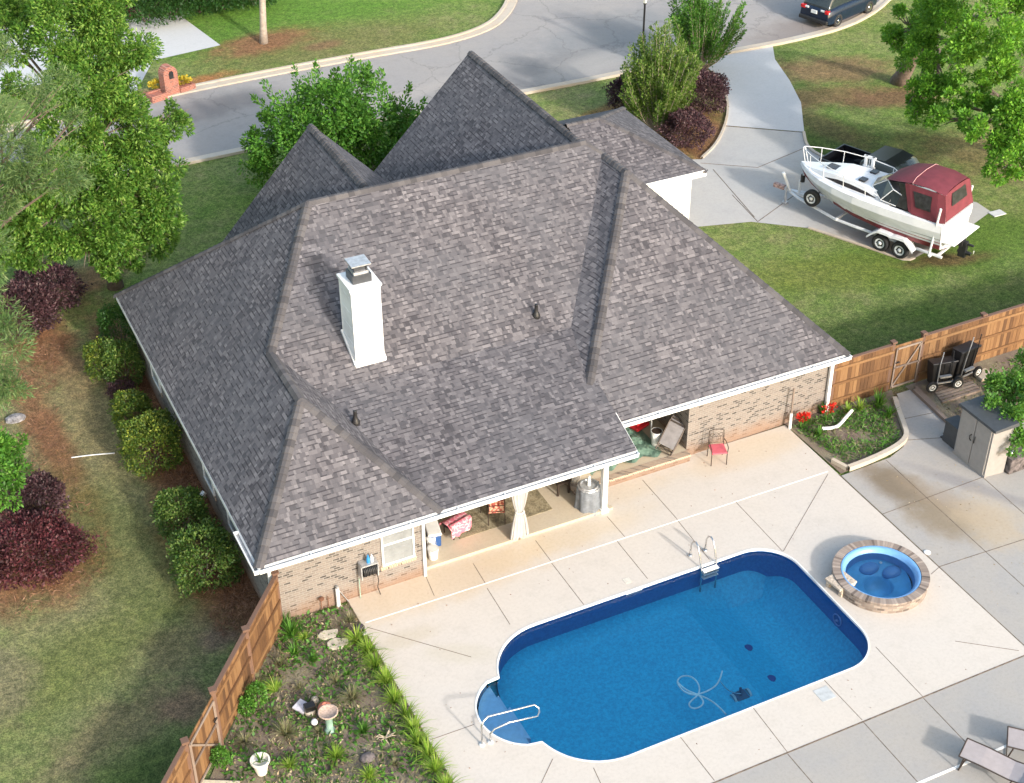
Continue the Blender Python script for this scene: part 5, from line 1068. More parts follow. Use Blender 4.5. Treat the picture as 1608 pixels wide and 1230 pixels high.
# yard carts stood on end
def cart(label, x, y, rz, lean, hs_=1.0):
    t = thing('yard_cart', label, 'yard cart', (x, y, .05), rz, 'black yard carts against the fence'); T = Matrix.Rotation(math.radians(lean), 4, 'X')
    q = MB(); q.T = T
    a0 = [(-.36, -.16, .1), (.36, -.16, .1), (.36, .16, .16), (-.36, .16, .16)]; a1 = [(-.42, -.2, 1.15*hs_), (.42, -.2, 1.15*hs_), (.42, .22, 1.1*hs_), (-.42, .22, 1.1*hs_)]
    q.grid([a0, a1], 0, close=True); q.add(a0, [(3, 2, 1, 0)]); q.add(a1, [(0, 1, 2, 3)]); q.box(-.46, -.24, 1.1*hs_, .46, -.18, 1.18*hs_)
    for k_ in (-.22, 0, .22): q.box(k_-.025, -.215, .15, k_+.025, -.17, 1.1*hs_)
    q.build('tub', 'black', t, local=True, bevel=.03)
    for s in (-.22, .22):
        q = MB(); q.T = T; q.tube([(s, -.25, .2), (s, -.28, 1.0), (s*.8, -.3, 1.7*hs_)], .018, 6); q.build('handle', 'black' if s > 0 else 'galv', t, local=True)
    q = MB(); q.T = T; q.beam((-.4, -.3, .28), (.4, -.3, .28), .04, .04); q.box(-.2, -.38, .5, .2, -.27, .56); q.build('axle', 'galv', t, local=True)
    for s in (1, -1): 
        wheel(t, s*.46, -.36, r=.2, w_=.09, s=-1, z=.24, rim='trail') 
    return t
cart('black plastic yard cart stood on end, taller one against the fence', 22.0, 1.28, .12, 4, 1.1); cart('shorter black yard cart stood on end nearest the gate', 21.1, 1.18, -.2, -3, .85)
q = MB(); q.box(22.55, .75, -.02, 23.1, 1.25, .1); tag(q.build('stone_block', 'kerb', bevel=.02), 'pale flat stone block on the dirt right of the yard carts', 'stone')
# shed
sh = thing('garden_shed', 'tall taupe resin storage shed with double doors under the vine', 'shed', (19.55, -2.6, 0))
q = MB(); q.prism([(19.2, -3.27), (19.9, -3.33), (19.95, -1.9), (19.2, -1.86)], -.0, 1.78); q.box(19.17, -3.3, 0, 19.22, -1.84, .08); q.build('body', 'tan', sh)
for y0, y1 in ((-3.21, -2.58), (-2.55, -1.92)): q = MB(); q.box(19.165, y0, .08, 19.2, y1, 1.72); q.build('door', 'tan', sh, bevel=.01)
q = MB(); q.add([(19.1, -3.42, 1.76), (20.02, -3.42, 1.76), (20.05, -1.78, 1.76), (19.1, -1.76, 1.76), (19.12, -3.4, 1.83), (20.0, -3.4, 1.88), (20.03, -1.8, 1.88), (19.12, -1.78, 1.83)], [(0, 3, 2, 1), (4, 5, 6, 7), (0, 1, 5, 4), (1, 2, 6, 5), (2, 3, 7, 6), (3, 0, 4, 7)]); q.build('lid', 'tanroof', sh)
for y in (-2.62, -2.48): q = MB(); q.tube([(19.16, y, .88), (19.12, y+.01*(1 if y > -2.5 else -1)*2, .95), (19.12, y+.02*(1 if y > -2.5 else -1)*2, 1.05), (19.16, y, 1.12)], .016, 6); q.build('handle', 'black', sh)
q = MB(); q.box(19.3, -1.8, 0, 19.75, -1.2, .75); q.box(19.27, -1.83, .75, 19.78, -1.17, .8); tag(q.build('storage_box', 'tanroof', bevel=.01), 'dark grey box tucked behind the shed on the walkway side', 'box')
q = MB(); c_ = G(1480, 683); q.box(19.35, -1.55, 0, 19.9, -1.05, .03); tag(q.build('door_mat', 'black'), 'black mat lying on the walkway beside the shed', 'mat')
q = MB(); q.prism([(19.95, -3.5), (21.6, -3.5), (21.6, -2.6), (19.95, -2.6)], 0, .55); tag(q.build('stone_planter', plain('dark_stone', (.13, .11, .11), .9, var=.5, scale=5, bmp=.5), bevel=.03), 'low dark stone planter wall right of the shed', 'planter')
q = MB(); q.lathe([(.05, 0), (.09, .06), (.1, .14), (.05, .2), (.02, .22)], (20.08, -3.3, .55), 14); tag(q.build('lantern', 'steel', smooth=True), 'small shiny silver lantern on the dark planter by the shed', 'lantern')
# loungers
MT['sling'] = plain('mauve_grey_sling', (.30, .27, .275), .8, var=.05)
def lounger(label, x, y, rz):
    t = thing('sun_lounger', label, 'sun lounger', (x, y, 0), rz, 'sun loungers on the grey concrete')
    prof_ = [(0, .46), (.5, .44), (1.2, .36), (1.45, .38), (1.95, .62)]
    q = MB(); q.grid([[(x_, -.31, z), (x_, .31, z)] for x_, z in prof_]); q.grid([[(x_, .31, z-.012), (x_, -.31, z-.012)] for x_, z in prof_]); q.build('sling', 'sling', t, local=True)
    for s in (-.33, .33): q = MB(); q.tube([(x_, s, z) for x_, z in prof_], .018, 6); q.build('side_rail', 'darkmetal', t, local=True)
    for x_ in (.12, 1.25):
        for s in (-.32, .32): q = MB(); q.tube([(x_+.04, s*.95, .42 if x_ < 1 else .36), (x_-.06, s*1.02, 0)], .018, 6); q.build('leg', 'darkmetal', t, local=True)
    q = MB(); q.tube([(.06, -.33, .02), (.06, .33, .02)], .014, 6); q.tube([(0, -.33, .46), (0, .33, .46)], .018, 6); q.build('crossbar', 'darkmetal', t, local=True)
    return t
A_, B_ = G(1500, 1183, .45), G(1525, 1165, .45); m_ = (A_+B_)/2
E1 = G(1595, 1222, .45); lounger('mauve grey sling lounger, the left one cut by the bottom edge', m_.x, m_.y, math.atan2(E1.y-A_.y, E1.x-A_.x))
A2, B2 = G(1577, 1170, .45), G(1587, 1144, .45); m2 = (A2+B2)/2; lounger('mauve grey sling lounger, the right one cut by the corner', m2.x, m2.y, math.atan2(E1.y-A_.y, E1.x-A_.x)+.25)
# ================================================================ GARDEN BED THINGS
bb = thing('bird_bath', 'round concrete bird bath on a green glazed pedestal in the garden bed', 'bird bath', (*G(518, 1147).to_2d(), 0)); bx_, by_ = bb.location.x, bb.location.y
q = MB(); q.lathe([(.15, 0), (.12, .05), (.09, .1), (.09, .5), (.12, .56)], (bx_, by_, 0), 18); q.build('pedestal', plain('green_glaze', (.22, .34, .29), .4, var=.2), bb, smooth=True)
q = MB(); q.lathe([(.08, .54), (.2, .58), (.25, .64), (.255, .67), (.22, .67), (.2, .645), (.01, .64)], (bx_, by_, 0), 26); q.build('basin', plain('speckled_basin', (.42, .31, .25), .8, var=.2, scale=20), bb, smooth=True)
c_ = G(511, 1120); q = MB(); q.lathe([(.1, 0), (.16, .06), (.19, .17), (.16, .28), (.09, .32), (.075, .33), (.07, .30), (.01, .28)], (c_.x, c_.y, -.02), 20); tag(q.build('clay_pot', plain('terracotta', (.50, .17, .11), .7, var=.12), smooth=True), 'round terracotta pot with a narrow mouth behind the bird bath', 'pot')
c_ = G(474, 1112); q = MB(); q.T = Matrix.Translation((c_.x, c_.y, .03)) @ Matrix.Rotation(.6, 4, 'Z') @ Matrix.Rotation(.12, 4, 'X'); q.box(-.17, -.17, 0, .17, .17, .05); tag(q.build('paving_tile', plain('lilac_white', (.52, .5, .56), .8)), 'square pale tile lying beside the black lantern in the bed', 'tile')
c_ = G(487, 1119); q = MB(); q.box(c_.x-.13, c_.y-.1, .12, c_.x+.13, c_.y+.1, .28, 0); q.lathe([(.14, -.02), (.15, .1), (.12, .12)], c_, 14, 1); tag(q.build('garden_lantern', ['black', 'kerb'], bevel=.01), 'black box lantern on a round stone base next to the tile', 'lantern')
c_ = G(495, 1108); q = MB(); q.lathe([(.09, 0), (.1, .08), (.08, .16), (.02, .2)], (c_.x, c_.y, .1), 12); q.lathe([(.05, -.02), (.05, .12)], (c_.x, c_.y, 0), 8); tag(q.build('garden_ornament', plain('mottled', (.4, .36, .3), .6, var=.6, scale=20), smooth=True), 'small mottled white and black ornament behind the black lantern', 'ornament')
c_ = G(494, 1138); q = MB(); q.lathe([(.03, 0), (.08, .05), (.09, .1), (.06, .16), (.01, .18)], c_, 14); tag(q.build('glass_globe', 'white', smooth=True), 'white glass globe on the soil left of the bird bath', 'globe')
wp = thing('planter_pot', 'large white flower pot with a spiky plant near the left gate', 'pot', (*G(411, 1213).to_2d(), 0)); wx, wy = wp.location.x, wp.location.y
q = MB(); q.lathe([(.13, 0), (.2, .38), (.24, .4), (.24, .45), (.2, .45), (.18, .38), (.01, .37)], (wx, wy, 0), 24); q.build('pot', plain('cream_pot', (.66, .62, .56), .6, var=.05), wp)
blades('', '', (wx, wy), 14, .42, 'gleaf', 5, z=.38, parent=wp, part='plant', w=.03)
for i, (u, v, rx_, lb) in enumerate(((516, 998, .27, 'irregular cream stepping stone, the one nearer the brick wall'), (529, 1012, .3, 'irregular cream stepping stone, the one further from the wall'))):
    c_ = G(u, v); pts_ = [(c_.x+rx_*(1+.18*math.sin(3*a_+i*2))*math.cos(a_), c_.y+rx_*.62*(1+.15*math.sin(4*a_+i))*math.sin(a_)) for a_ in [6.283*j/14 for j in range(14)]]
    tag(MB().prism(pts_, -.03, .05).build('stepping_stone', plain('cream_stone', (.48, .43, .35), .85, var=.15, scale=8), bevel=.015), lb, 'stepping stone')
c_ = G(577, 1190); q = MB(); q.lathe([(.19, 0), (.18, .05), (.12, .11), (.02, .13)], (c_.x, c_.y, -.02), 16, sx=1.1, sy=.9); q.lathe([(.04, 0), (.03, .05)], (c_.x, c_.y+.2, .02), 8); tag(q.build('stone_turtle', plain('dark_ornament_stone', (.13, .11, .11), .9, var=.3, scale=14), smooth=True), 'dark domed stone turtle on the soil right of the yellow green clumps', 'ornament')
c_ = G(340, 1226); q = MB(); q.T = Matrix.Translation((c_.x, c_.y-.25, 0)) @ Matrix.Rotation(-.5, 4, 'Z'); q.box(-.45, -.25, -.02, .45, .2, .04); tag(q.build('paving_slab', plain('cream_slab', (.52, .47, .36), .85)), 'cream paving slab at the foot of the left gate', 'slab')
c_ = G(606, 1160); rs = np.random.default_rng(3); q = MB()
for i in range(9): a_ = rs.uniform(0, 6.28); q.tube([(c_.x, c_.y, .03), (c_.x+.16*math.cos(a_), c_.y+.16*math.sin(a_), .1+.08*rs.uniform()), (c_.x+.26*math.cos(a_+.3), c_.y+.26*math.sin(a_+.3), .05+.1*rs.uniform())], [.018, .012, .004], 5)
tag(q.build('dead_root', plain('bleached_wood', (.42, .35, .26), .9)), 'bleached knot of dead roots on the dark soil by the daylilies', 'root')
c_ = G(567, 990); q = MB(); q.lathe([(.12, 0), (.14, .05), (.1, .1), (.02, .12)], (c_.x, c_.y+.1, -.02), 10); tag(q.build('rock', plain('dark_rock', (.06, .05, .06), .9, var=.3, scale=12)), 'dark rock at the patio edge near the pipe', 'rock')
q = MB(); q.lathe([(.09, 0), (.1, .04), (.06, .08), (.01, .09)], (c_.x+.02, c_.y-.18, -.02), 10); tag(q.build('rock', plain('pale_rock', (.3, .31, .28), .9, var=.3, scale=12)), 'small pale rock at the patio edge beside the dark one', 'rock')
# daylilies along the patio edge
LP = [(-.34, -1.45, 60), (-.22, -1.95, 55), (-.24, -2.5, 50), (-.2, -3.15, 70), (-.26, -3.85, 60), (-.2, -4.45, 45), (-.22, -4.95, 55), (-.3, -5.4, 65), (-.2, -5.85, 50), (-.22, -6.35, 60), (-.25, -7.0, 60)]
for i, (x, y, n_b) in enumerate(LP):
    blades('daylily', 'arching yellow green daylily clump on the patio edge, %s from the house' % ORD[i], (x, y), int(n_b*1.7), .66, 'lily', 100+i, 'daylilies along the patio edge', w=.017, z=-.02, spread=.95)
for i, (u, v, nb, L_, mt, lb) in enumerate(((458, 1000, 60, .7, 'gleaf', 'tall broad green leafy clump at the foot of the fence by the wall'), (448, 985, 40, .6, 'gleaf', 'dark green leafy clump in the corner of fence and wall'), (478, 1003, 40, .35, 'lily', 'light green low plant beside the tall leafy clump'), (462, 1028, 30, .5, 'gleaf', 'drooping green blades in front of the tall leafy clump'),
    (550, 975, 60, .32, 'weed', 'low grassy tuft below the white pipe'), (492, 1038, 60, .32, 'gleaf', 'green grass tuft below the stepping stones'), (440, 1045, 50, .36, 'weed', 'yellowish tuft beside the diagonal fence'), (433, 1085, 34, .5, 'lily', 'upright pale green iris blades near the fence'),
    (528, 1070, 34, .38, 'weed', 'thin upright weed right of the pots'), (553, 1098, 110, .5, 'weed', 'large dry olive grass clump behind the bird bath'), (449, 1155, 110, .55, 'weed', 'large dry olive grass clump left of the bird bath'), (570, 1150, 70, .36, 'gleaf', 'dark green grass clump right of the bird bath'),
    (528, 1190, 80, .45, 'lily', 'bright yellow green clump below the bird bath'), (455, 1204, 60, .36, 'lily', 'bright green clump beside the large white pot'), (580, 1222, 90, .45, 'lily', 'wide bright clump cut by the bottom edge'), (385, 1165, 40, .4, 'weed', 'yellowish weed beside the fence near the left gate'),
    (500, 1150, 50, .22, 'weed', 'low dry weed at the foot of the bird bath'), (405, 1070, 40, .35, 'weed', 'sparse weed halfway along the diagonal fence'), (520, 1045, 40, .22, 'weed', 'low dry weed in the middle of the bed'), (545, 1060, 30, .25, 'gleaf', 'small dark green weed near the patio daylilies'),
    (470, 1080, 40, .22, 'weed', 'low dry weed above the tile'), (620, 1200, 50, .22, 'weed', 'low weed between the turtle and daylilies'), (440, 1115, 36, .2, 'weed', 'scruffy low weed left of the tile'), (490, 1230, 50, .25, 'weed', 'scruffy low weed at the bottom edge'))):
    c_ = G(u, v); blades('garden_plant' if mt != 'weed' else 'grass_tuft', lb, (c_.x, c_.y), int(nb*1.3), L_*1.05, mt, 200+i, None, w=.024 if mt == 'gleaf' else .015, z=-.02, spread=.8 if mt == 'gleaf' else 1.0, cat='plant' if mt != 'weed' else 'grass tuft')
for i, (u, v, r_, rz__, lb) in enumerate(((402, 1092, .26, .35, 'clipped bright green bush against the diagonal fence, larger one'), (388, 1110, .2, .25, 'small bright green bush below the larger fence bush'), (346, 1190, .2, .3, 'small bright green bush close to the left gate'))):
    bush(lb, u, v, r_, rz__, 'gleaf', 900, .07, 300+i, 'small bushes along the diagonal fence', 'garden_bush')
# weed litter: countless small blades over both beds
def litter(name, poly, n, mat, seed, L=.09, z=-.02, label='', w=.5):
    rs = np.random.default_rng(seed); xs = [p[0] for p in poly]; ys = [p[1] for p in poly]; out = []
    while len(out) < n:
        x, y = rs.uniform(min(xs), max(xs)), rs.uniform(min(ys), max(ys)); ins = False; j = len(poly)-1
        for i in range(len(poly)):
            if (ys[i] > y) != (ys[j] > y) and x < (xs[j]-xs[i])*(y-ys[i])/(ys[j]-ys[i])+xs[i]: ins = not ins
            j = i
        if ins and math.sin(x*2.3+1.3*math.sin(y*1.7))*math.sin(y*2.1+seed) > -.35+rs.uniform(-.5, .3): out.append((x, y, z+rs.uniform(0, .02)))
    P_ = np.array(out); D_ = rs.normal(size=(n, 3)); D_[:, 2] = np.abs(D_[:, 2])*.5+.12
    o = leaf_mesh(name, P_, D_, L, mat, None, w, rs); tag(o, label, 'ground cover', None, 'stuff')
bedp = [(p.x, p.y) for p in px((440, 975), (546, 950))]+[(-.05, -.3), (-.05, -7.5), (-4.5, -7.2), (G(345, 1200).x, G(345, 1200).y)]
litter('weeds', bedp, 2400, 'weed', 1, .17, label='scattered dry weeds over the left garden bed', w=.14)
litter('leaf_litter', bedp, 2600, 'straw', 2, .08, label='dry leaf litter over the left garden bed', w=.5)
litter('seedlings', bedp, 3200, 'gleaf', 3, .13, label='small green seedlings over the left garden bed', w=.5)
bedr = [(15.5, 1.5), (19.1, 1.5), (18.6, .4), (18.1, -.6), (17.4, -.9), (15.9, -.9)]
litter('weeds', bedr, 2400, 'gleaf', 4, .15, 0, 'low green weeds filling the flower bed by the gate', w=.2)
litter('leaf_litter', bedr, 900, 'weed', 5, .14, 0, 'dry stalks in the flower bed by the gate', w=.2)
litter('weeds', [(20.3, -1), (27, -1), (30, 1.4), (20.6, 1.4)], 1500, 'weed', 6, .12, -.02, 'thin dry weeds on the side soil', w=.3)
for i, (u, v, h_, lb) in enumerate(((1378, 640, .75, 'tall leafy green lily plant against the fence by the gate'), (1395, 655, .55, 'leafy green plant at the inner corner by the walkway'), (1350, 645, .55, 'leafy plant left of the tall lily by the fence'), (1330, 648, .4, 'green clump in front of the short fence'), (1290, 650, .5, 'dark green leafy plant beside the downspout'), (1265, 665, .35, 'low green plant at the brick wall behind the red flowers'), (1285, 685, .4, 'broad leaved green plant under the red flowers'))):
    c_ = G(u, v); blades('flower_bed_plant', lb, (c_.x, c_.y), 46, h_, 'gleaf' if i not in (2, 3) else 'lily', 400+i, None, w=.03, spread=.7, curl=.5)
for i, (u, v, z, lb) in enumerate(((1262, 655, .45, 'cluster of bright red flowers at the left end of the flower bed'), (1302, 641, .5, 'smaller cluster of red flowers against the fence by the downspout'))):
    rs = np.random.default_rng(80+i); c_ = G(u, v, z); t = thing('red_flowers', lb, 'flowers', (c_.x, c_.y, 0), 0); q = MB()
    for j in range(9): a_ = j*.7; q.tube([(c_.x+.05*math.cos(a_), c_.y+.05*math.sin(a_), 0), (c_.x+.15*math.cos(a_), c_.y+.15*math.sin(a_), z)], .008, 4)
    q.build('stem', 'gleaf', t); n_ = 150-60*i; d = sphere_dirs(rs, n_); leaf_mesh('petals', np.array(c_)+d*np.array([.27, .14, .12])*rs.uniform(.2, 1, (n_, 1)), d+[0, 0, .4], .09, 'redflower', t, .8, rs)
# ================================================================ SHRUBS AND TREES
for i, (u, v, r_, rz__, mt, lb) in enumerate(((186, 520, .62, 1.0, 'cypress', 'dark green upright evergreen at the far left corner of the house'), (160, 568, .52, .75, 'holly', 'yellow green rounded bush standing left of the dark clipped one'), (192, 572, .66, .8, 'hollyd', 'dark clipped bush under the left eave below the upright evergreen'),
    (208, 648, .62, .62, 'holly', 'clipped yellow green bush touching the bigger one below it'), (237, 698, .88, .85, 'holly', 'largest glossy clipped bush midway along the left wall'), (284, 808, .72, .70, 'hollyd', 'clipped bush near the rear left corner with straw above it'), (320, 878, .88, .85, 'hollyd', 'big clipped bush nearest the diagonal fence'))):
    bush(lb, u, v, r_, rz__, mt, int(5200*r_*r_*1.6)+1200, .085, 500+i, 'clipped bushes along the left wall', bumpy=.05)
bush('low dull purple shrub between two clipped bushes on the left wall', 190, 612, .42, .3, 'purpledark', 1500, .07, 520, None, 'purple_shrub')
for i, (u, v, r_, ry_, rz__, mt, lb) in enumerate(((52, 862, 1.38, 1.3, .75, 'purple', 'huge rounded burgundy shrub at the left edge, nearest the viewer'), (58, 782, .75, .7, .6, 'purpledark', 'smaller burgundy shrub between the small tree and the huge shrub'), (72, 455, 1.15, 1.3, .8, 'purpledark', 'burgundy shrub under the big tree at the left lawn edge'), (30, 490, 1.3, 1.2, .85, 'purpledark', 'wide dark burgundy shrub at the left edge below the big tree'),
    (985, 150, .85, .8, .8, 'purpledark', 'dark purple shrub left of the feathery tree by the driveway'), (1103, 150, 1.15, 1.0, .95, 'purpledark', 'burgundy shrub in the driveway bed, the one furthest away'), (1078, 205, 1.05, 1.0, .85, 'purpledark', 'burgundy shrub in the driveway bed, the one closest to the garage roof'), (178, 8, 1.0, 1.0, .9, 'purple', 'red purple shrub at the top edge beside the far hedge'))):
    bush(lb, u, v, r_, rz__, mt, int(5200*r_*r_)+1500, .10, 530+i, 'burgundy shrubs', 'burgundy_shrub', ry=ry_, bumpy=.12)
for i, (u, v) in enumerate(((225, 8), (268, 2), (310, -6), (350, -12), (395, -18))):
    bush('dark green hedge bush behind the far driveway, %s from the left' % ORD[i], u, v, 1.5, 1.0, 'cypress', 3200, .16, 560+i, 'dark hedge bushes along the far driveway', 'hedge_bush')
# feathery shrubs by the driveway, built as upright shoots
def shooter(name, label, u, v, n, h, spread, leaf, seed, lsize=.10, ln=120, width=.13, group=None, inner=0, cat='shrub', h0=.3):
    rs = np.random.default_rng(seed); b = G(u, v); t = thing(name, label, cat, (b.x, b.y, 0), 0, group); P_, D_ = [], []; q = MB()
    for i in range(n):
        a_ = rs.uniform(0, 6.283); o = spread*rs.uniform(0, 1)**.6; hh = h*rs.uniform(.6, 1.05)*(1-.35*(o/spread)**2)
        s0 = (b.x+.12*math.cos(a_), b.y+.12*math.sin(a_), 0); s1 = (b.x+o*.45*math.cos(a_), b.y+o*.45*math.sin(a_), hh*h0); tip = (b.x+o*math.cos(a_), b.y+o*math.sin(a_), hh)
        q.tube([s0, s1, tip], [.03, .018, .004], 5); shoots(P_, D_, rs, s1, tip, ln, width, 0)
    q.build('trunk' if cat == 'tree' else 'stem', 'palebark', t); P_ = np.concatenate(P_); D_ = np.concatenate(D_)
    if inner: p2, d2 = cloud([(b.x, b.y, h*.5, spread*.62, spread*.62, h*.34)], inner, rs, 14, .4, .2); P_ = np.concatenate([P_, p2]); D_ = np.concatenate([D_, d2])
    leaf_mesh('crown' if cat == 'tree' else 'foliage', P_, D_, lsize, leaf, t, .42, rs)
shooter('feathery_shrub', 'tall light green feathery shrub in the driveway bed, nearer one', 1032, 208, 120, 4.9, 1.75, 'feather', 41, .13, 190, .22, 'feathery shrubs by the driveway', 3000)
shooter('feathery_shrub', 'darker feathery shrub behind the light one, against the street', 1098, 112, 85, 4.6, 2.0, 'gleaf', 42, .13, 160, .18, 'feathery shrubs by the driveway', 2600)
# crape myrtle in front of the house
rs = np.random.default_rng(9); b = G(582, 268); cmt = thing('crape_myrtle', 'bright green bushy tree behind the two steep front gables', 'tree', (b.x, b.y, 0)); q = MB()
cb_ = bl((470, 200, 3.0, 1.4), (540, 165, 3.7, 1.5), (600, 190, 3.2, 1.4), (640, 200, 2.8, .9), (440, 230, 2.2, 1.0), (500, 235, 2.4, 1.3), (570, 235, 2.3, 1.2), (635, 235, 2.0, .8), (430, 185, 2.7, .7), (520, 190, 3.3, 1.5), (415, 262, 1.4, .7), (655, 265, 1.2, .7), (600, 265, 1.3, .9), (560, 140, 3.9, 1.0), (470, 160, 3.3, 1.0), (652, 240, 2.4, 1.0), (662, 205, 2.6, .7), (628, 262, 1.8, 1.0), (408, 228, 1.8, .8), (402, 268, 1.3, .6))
for c_ in cb_:
    q.tube([(b.x+rs.uniform(-.2, .2), b.y+rs.uniform(-.2, .2), 0), Vector((b.x, b.y, .8)).lerp(Vector(c_[:3]), .4), c_[:3]], [.05, .04, .012], 6)
q.build('trunk', 'palebark', cmt); P1_, D1_ = cloud(cb_, 1500, rs, 12, .36, .45); PP_, DD_ = [P1_], [D1_]
for (u, v, z, u2, v2, z2) in ((540, 130, 4.3, 551, 92, 5.3), (470, 150, 3.8, 462, 106, 4.7), (440, 175, 3.2, 415, 130, 4.1), (500, 140, 4.0, 497, 100, 4.8), (600, 150, 3.9, 598, 112, 4.7), (630, 170, 3.4, 643, 132, 4.2), (640, 185, 3.0, 668, 158, 3.5), (430, 180, 2.8, 398, 152, 3.4), (575, 130, 4.1, 580, 104, 4.9), (645, 215, 2.4, 676, 215, 2.6), (520, 130, 4.1, 528, 108, 4.7)):
    shoots(PP_, DD_, rs, G(u, v, z), G(u2, v2, z2), 90, .22, 0)
leaf_mesh('crown', np.concatenate(PP_), np.concatenate(DD_), .15, 'myrtle', cmt, .55, rs)
# big trees
tree('sweetgum_tree', 'tall light green leafy tree filling the top left, hiding part of the street', (-1.6, 19.6, 0), bl((110, 62, 9.5, 1.7), (185, 60, 9.2, 1.5), (150, 20, 10, 1.4), (60, 15, 10, 1.1), (185, 105, 8.2, 1.1), (140, 120, 8.6, 1.6), (190, 160, 7.4, 1.0), (170, 200, 7, 1.6), (110, 210, 7.2, 1.4), (225, 230, 6.2, 1.2), (180, 270, 5.8, 1.5), (120, 290, 5.6, 1.5), (60, 300, 5.6, 1.2), (215, 310, 4.8, 1.2), (150, 340, 4.4, 1.4), (250, 315, 4.6, .9), (248, 372, 3.4, .75), (268, 345, 3.9, .5), (200, 395, 3.2, .7), (140, 400, 3.0, .7), (60, 395, 3.2, .8), (172, 418, 2.5, .6), (85, 350, 4.2, 1.2), (30, 355, 4.2, 1.0), (235, 360, 3.6, .9), (180, 375, 3.6, 1.0), (110, 385, 3.4, .9), (265, 200, 6.6, .7), (282, 180, 6.4, .5), (262, 255, 5.6, .6), (205, 80, 8.4, .7), (20, 385, 3.4, .8), (5, 330, 5, .8), (15, 65, 9.5, .9), (-10, 20, 9.8, 1.2), (40, 330, 4.9, 1.0), (-15, 380, 3.8, 1.1), (-5, 290, 5.6, .9), (25, 130, 9, .5), (70, 260, 6.6, 1.0), (20, 400, 3.2, .6)),
     2900, .135, 'gumleaf', .24, seed=21, subr=.32, sub=11, fill=.45, aspect=.42, top=(-1.9, 19.8, 4.5))
tree('pine_tree', 'dusty green pine with soft needle clumps at the upper left edge', (-8.6, 15.5, 0), bl((60, 150, 11.5, .7), (5, 190, 11, .8), (95, 135, 11, .6), (20, 230, 10.4, .9), (90, 265, 9.8, .8), (50, 275, 9.6, .9), (130, 262, 9.4, .5), (5, 290, 9.2, .8), (-5, 90, 12.2, .6), (5, 330, 8.4, .6), (120, 180, 10.2, .4)),
     2300, .17, 'pine', .2, seed=22, subr=.36, sub=10, fill=.3, aspect=.13, n=2)
tree('pine_tree', 'smaller pine whose needle tips reach in at the middle of the left edge', (-8.6, 12.4, 0), bl((-12, 395, 7.5, .9), (8, 515, 6, .65), (-5, 560, 5.6, .8), (18, 600, 5, .5), (-12, 470, 6.5, .8), (5, 620, 4.6, .6)),
     1900, .2, 'pine', .16, seed=23, aspect=.12, n=2)
tree('small_tree', 'small bright green tree with pale forked trunk at the left edge', tuple(G(2, 860)), bl((12, 690, 2.9, .6), (-5, 730, 2.6, .8), (22, 745, 2.4, .5), (5, 780, 2.0, .5), (-20, 700, 3, .8)), 2200, .12, 'myrtle', .05, 'palebark', seed=24, sub=9)
tree('oak_tree', 'bright green oak with a leaning grey trunk on the right lawn', tuple(G(1413, 128)), bl((1420, 45, 4.4, .9), (1455, 30, 5.4, 1.2), (1500, 20, 6.4, 1.3), (1540, 60, 7, 1.2), (1450, 85, 4.4, .9), (1478, 110, 4.4, .9), (1430, 70, 3.9, .6), (1590, 20, 7.5, 1.4), (1515, 100, 5.6, .8), (1445, 150, 3.4, .8), (1440, 178, 3.0, .55), (1405, 62, 4.0, .6), (1470, 140, 3.8, .8)),
     2300, .145, 'oakleaf', .36, seed=25, top=tuple(G(1452, 48, 3.4)), subr=.34, fill=.5)
tree('oak_tree', 'bright green oak reaching in from beyond the right edge', (36.5, 11.5, 0), bl((1560, 110, 5.1, .9), (1600, 80, 5.4, 1.2), (1580, 165, 4.5, 1.0), (1530, 160, 4.3, .7), (1500, 165, 4.0, .6), (1470, 185, 3.8, .45), (1545, 215, 3.8, .7), (1590, 230, 3.6, .9), (1525, 190, 4.0, .5), (1575, 265, 3.2, .6), (1600, 180, 4.3, 1.1), (1640, 200, 4.0, 1.4), (1530, 130, 4.7, .6), (1605, 262, 3.2, .5)),
     2300, .145, 'oakleaf', .3, seed=26, subr=.34, fill=.5)
tree('street_tree', 'slim grey trunk on a straw ring beside the street, crown out of frame', tuple(G(414, 66)), [(10.9, 39.6, 7.2, 1.6), (9.8, 40.4, 6.6, 1.2), (12.1, 40.2, 6.8, 1.2), (10.6, 38.8, 8.4, 1.3), (9.9, 38.9, 3.6, .25)], 700, .2, 'oakleaf', .17, 'palebark', seed=27, top=(10.9, 39.6, 5.0))
# vine over the shed
rs = np.random.default_rng(31); vt = thing('vine_shrub', 'sprawling dark green vine hanging over the taupe shed', 'shrub', (21.0, -1.9, 0)); q = MB()
vb = bl((1575, 610, 1.8, .55), (1600, 600, 1.9, .7), (1560, 635, 1.95, .35), (1590, 650, 1.9, .5), (1615, 640, 1.7, .7), (1600, 690, 1.3, .5), (1560, 600, 1.4, .35), (1625, 590, 1.6, .9), (1578, 660, 1.75, .3))
for c_ in vb: q.tube([(21.0, -1.9, 0), Vector((21.0, -1.9, .9)).lerp(Vector(c_[:3]), .4), c_[:3]], [.04, .03, .01], 5)
q.build('stem', 'bark', vt); P_, D_ = cloud(vb, 2600, rs, 12, .4, .3); leaf_mesh('foliage', P_, D_, .11, 'gleaf', vt, .6, rs)

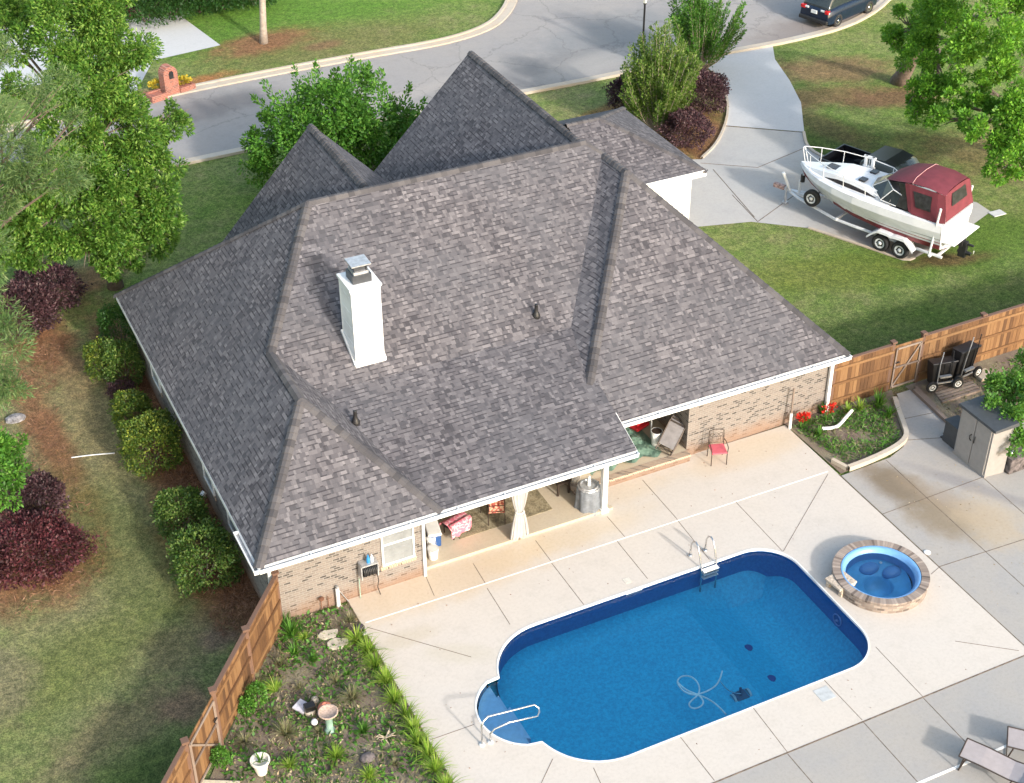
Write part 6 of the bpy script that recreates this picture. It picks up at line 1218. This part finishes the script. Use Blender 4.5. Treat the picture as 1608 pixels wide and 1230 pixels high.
# small things on the lawn, straw needles in the beds
q = MB(); q.tube(smoothline([Vector((G(112, 718).x, G(112, 718).y, -.02)), Vector((G(145, 714).x, G(145, 714).y, -.01)), Vector((G(180, 711).x, G(180, 711).y, -.02))]), .02, 6); tag(q.build('drain_pipe', 'offwhite'), 'thin white pipe lying half sunk in the left lawn', 'pipe')
c_ = G(24, 657); q = MB(); q.lathe([(.28, 0), (.26, .1), (.15, .17), (.02, .18)], (c_.x, c_.y, -.06), 9, sx=1.2, sy=.8); tag(q.build('rock', plain('grey_rock', (.24, .23, .24), .9, var=.4, scale=9, bmp=.5)), 'grey rock on straw at the left edge of the lawn', 'rock')
c_ = G(1566, 334); q = MB(); q.box(c_.x-.3, c_.y-.2, -.05, c_.x+.3, c_.y+.2, -.01); tag(q.build('access_plate', 'fascia', bevel=.01), 'pale square plate in the grass behind the boat', 'access plate')
c_ = G(322, 783); q = MB(); q.beam((-2.2, c_.y, .25), (-2.45, c_.y-.1, .05), .12, .1); tag(q.build('wall_vent', 'white'), 'small white outlet at the foot of the left wall between two bushes', 'outlet')
MT['needle'] = leafm('pine_straw', [(.17, .08, .045), (.25, .125, .07), (.33, .19, .12)], .1)
litter('pine_straw', [(-3.5, .4), (-2.1, .4), (-2.1, 17.2), (-3.1, 17.2), (-3.2, 9), (-3.7, 3)], 9000, 'needle', 11, .2, -.05, 'rusty pine straw mulch under the clipped bushes', w=.07)
litter('pine_straw', [(-4.2, 20.5), (-3.9, 17.0), (-5.0, 13.8), (-6.3, 14), (-5.6, 20.8)], 2500, 'needle', 12, .2, -.05, 'rusty pine straw beside the upper burgundy shrubs', w=.07)
litter('pine_straw', [(-5.2, 13), (-5.4, 9), (-5.2, 4.6), (-6.5, 3.6), (-9, 3.2), (-9, 13)], 3800, 'needle', 13, .2, -.05, 'rusty pine straw round the small tree and huge burgundy shrub', w=.07)

rs = np.random.default_rng(77); pts_ = np.stack([rs.uniform(.2, 15.2, 160), rs.uniform(-9.4, 1.3, 160), np.full(160, .012)], 1)
pts_ = pts_[[not (2 < a < 12.2 and -8.3 < b_ < -2.6) and math.hypot(a-SPC[0], b_-SPC[1]) > 1.5 for a, b_, _ in pts_]]
o = leaf_mesh('fallen_leaves', pts_, rs.normal(size=pts_.shape)*[1, 1, .15], .045, 'needle', None, .5, rs); tag(o, 'sparse dry leaves scattered over the cream pool deck', 'leaves', None, 'stuff')
pts_ = np.stack([rs.uniform(15.5, 19.5, 120), rs.uniform(-9, -1.6, 120), np.full(120, .006)], 1)
o = leaf_mesh('fallen_leaves', pts_, rs.normal(size=pts_.shape)*[1, 1, .15], .05, 'straw', None, .5, rs); tag(o, 'sparse dry leaves scattered over the grey concrete by the shed', 'leaves', None, 'stuff')
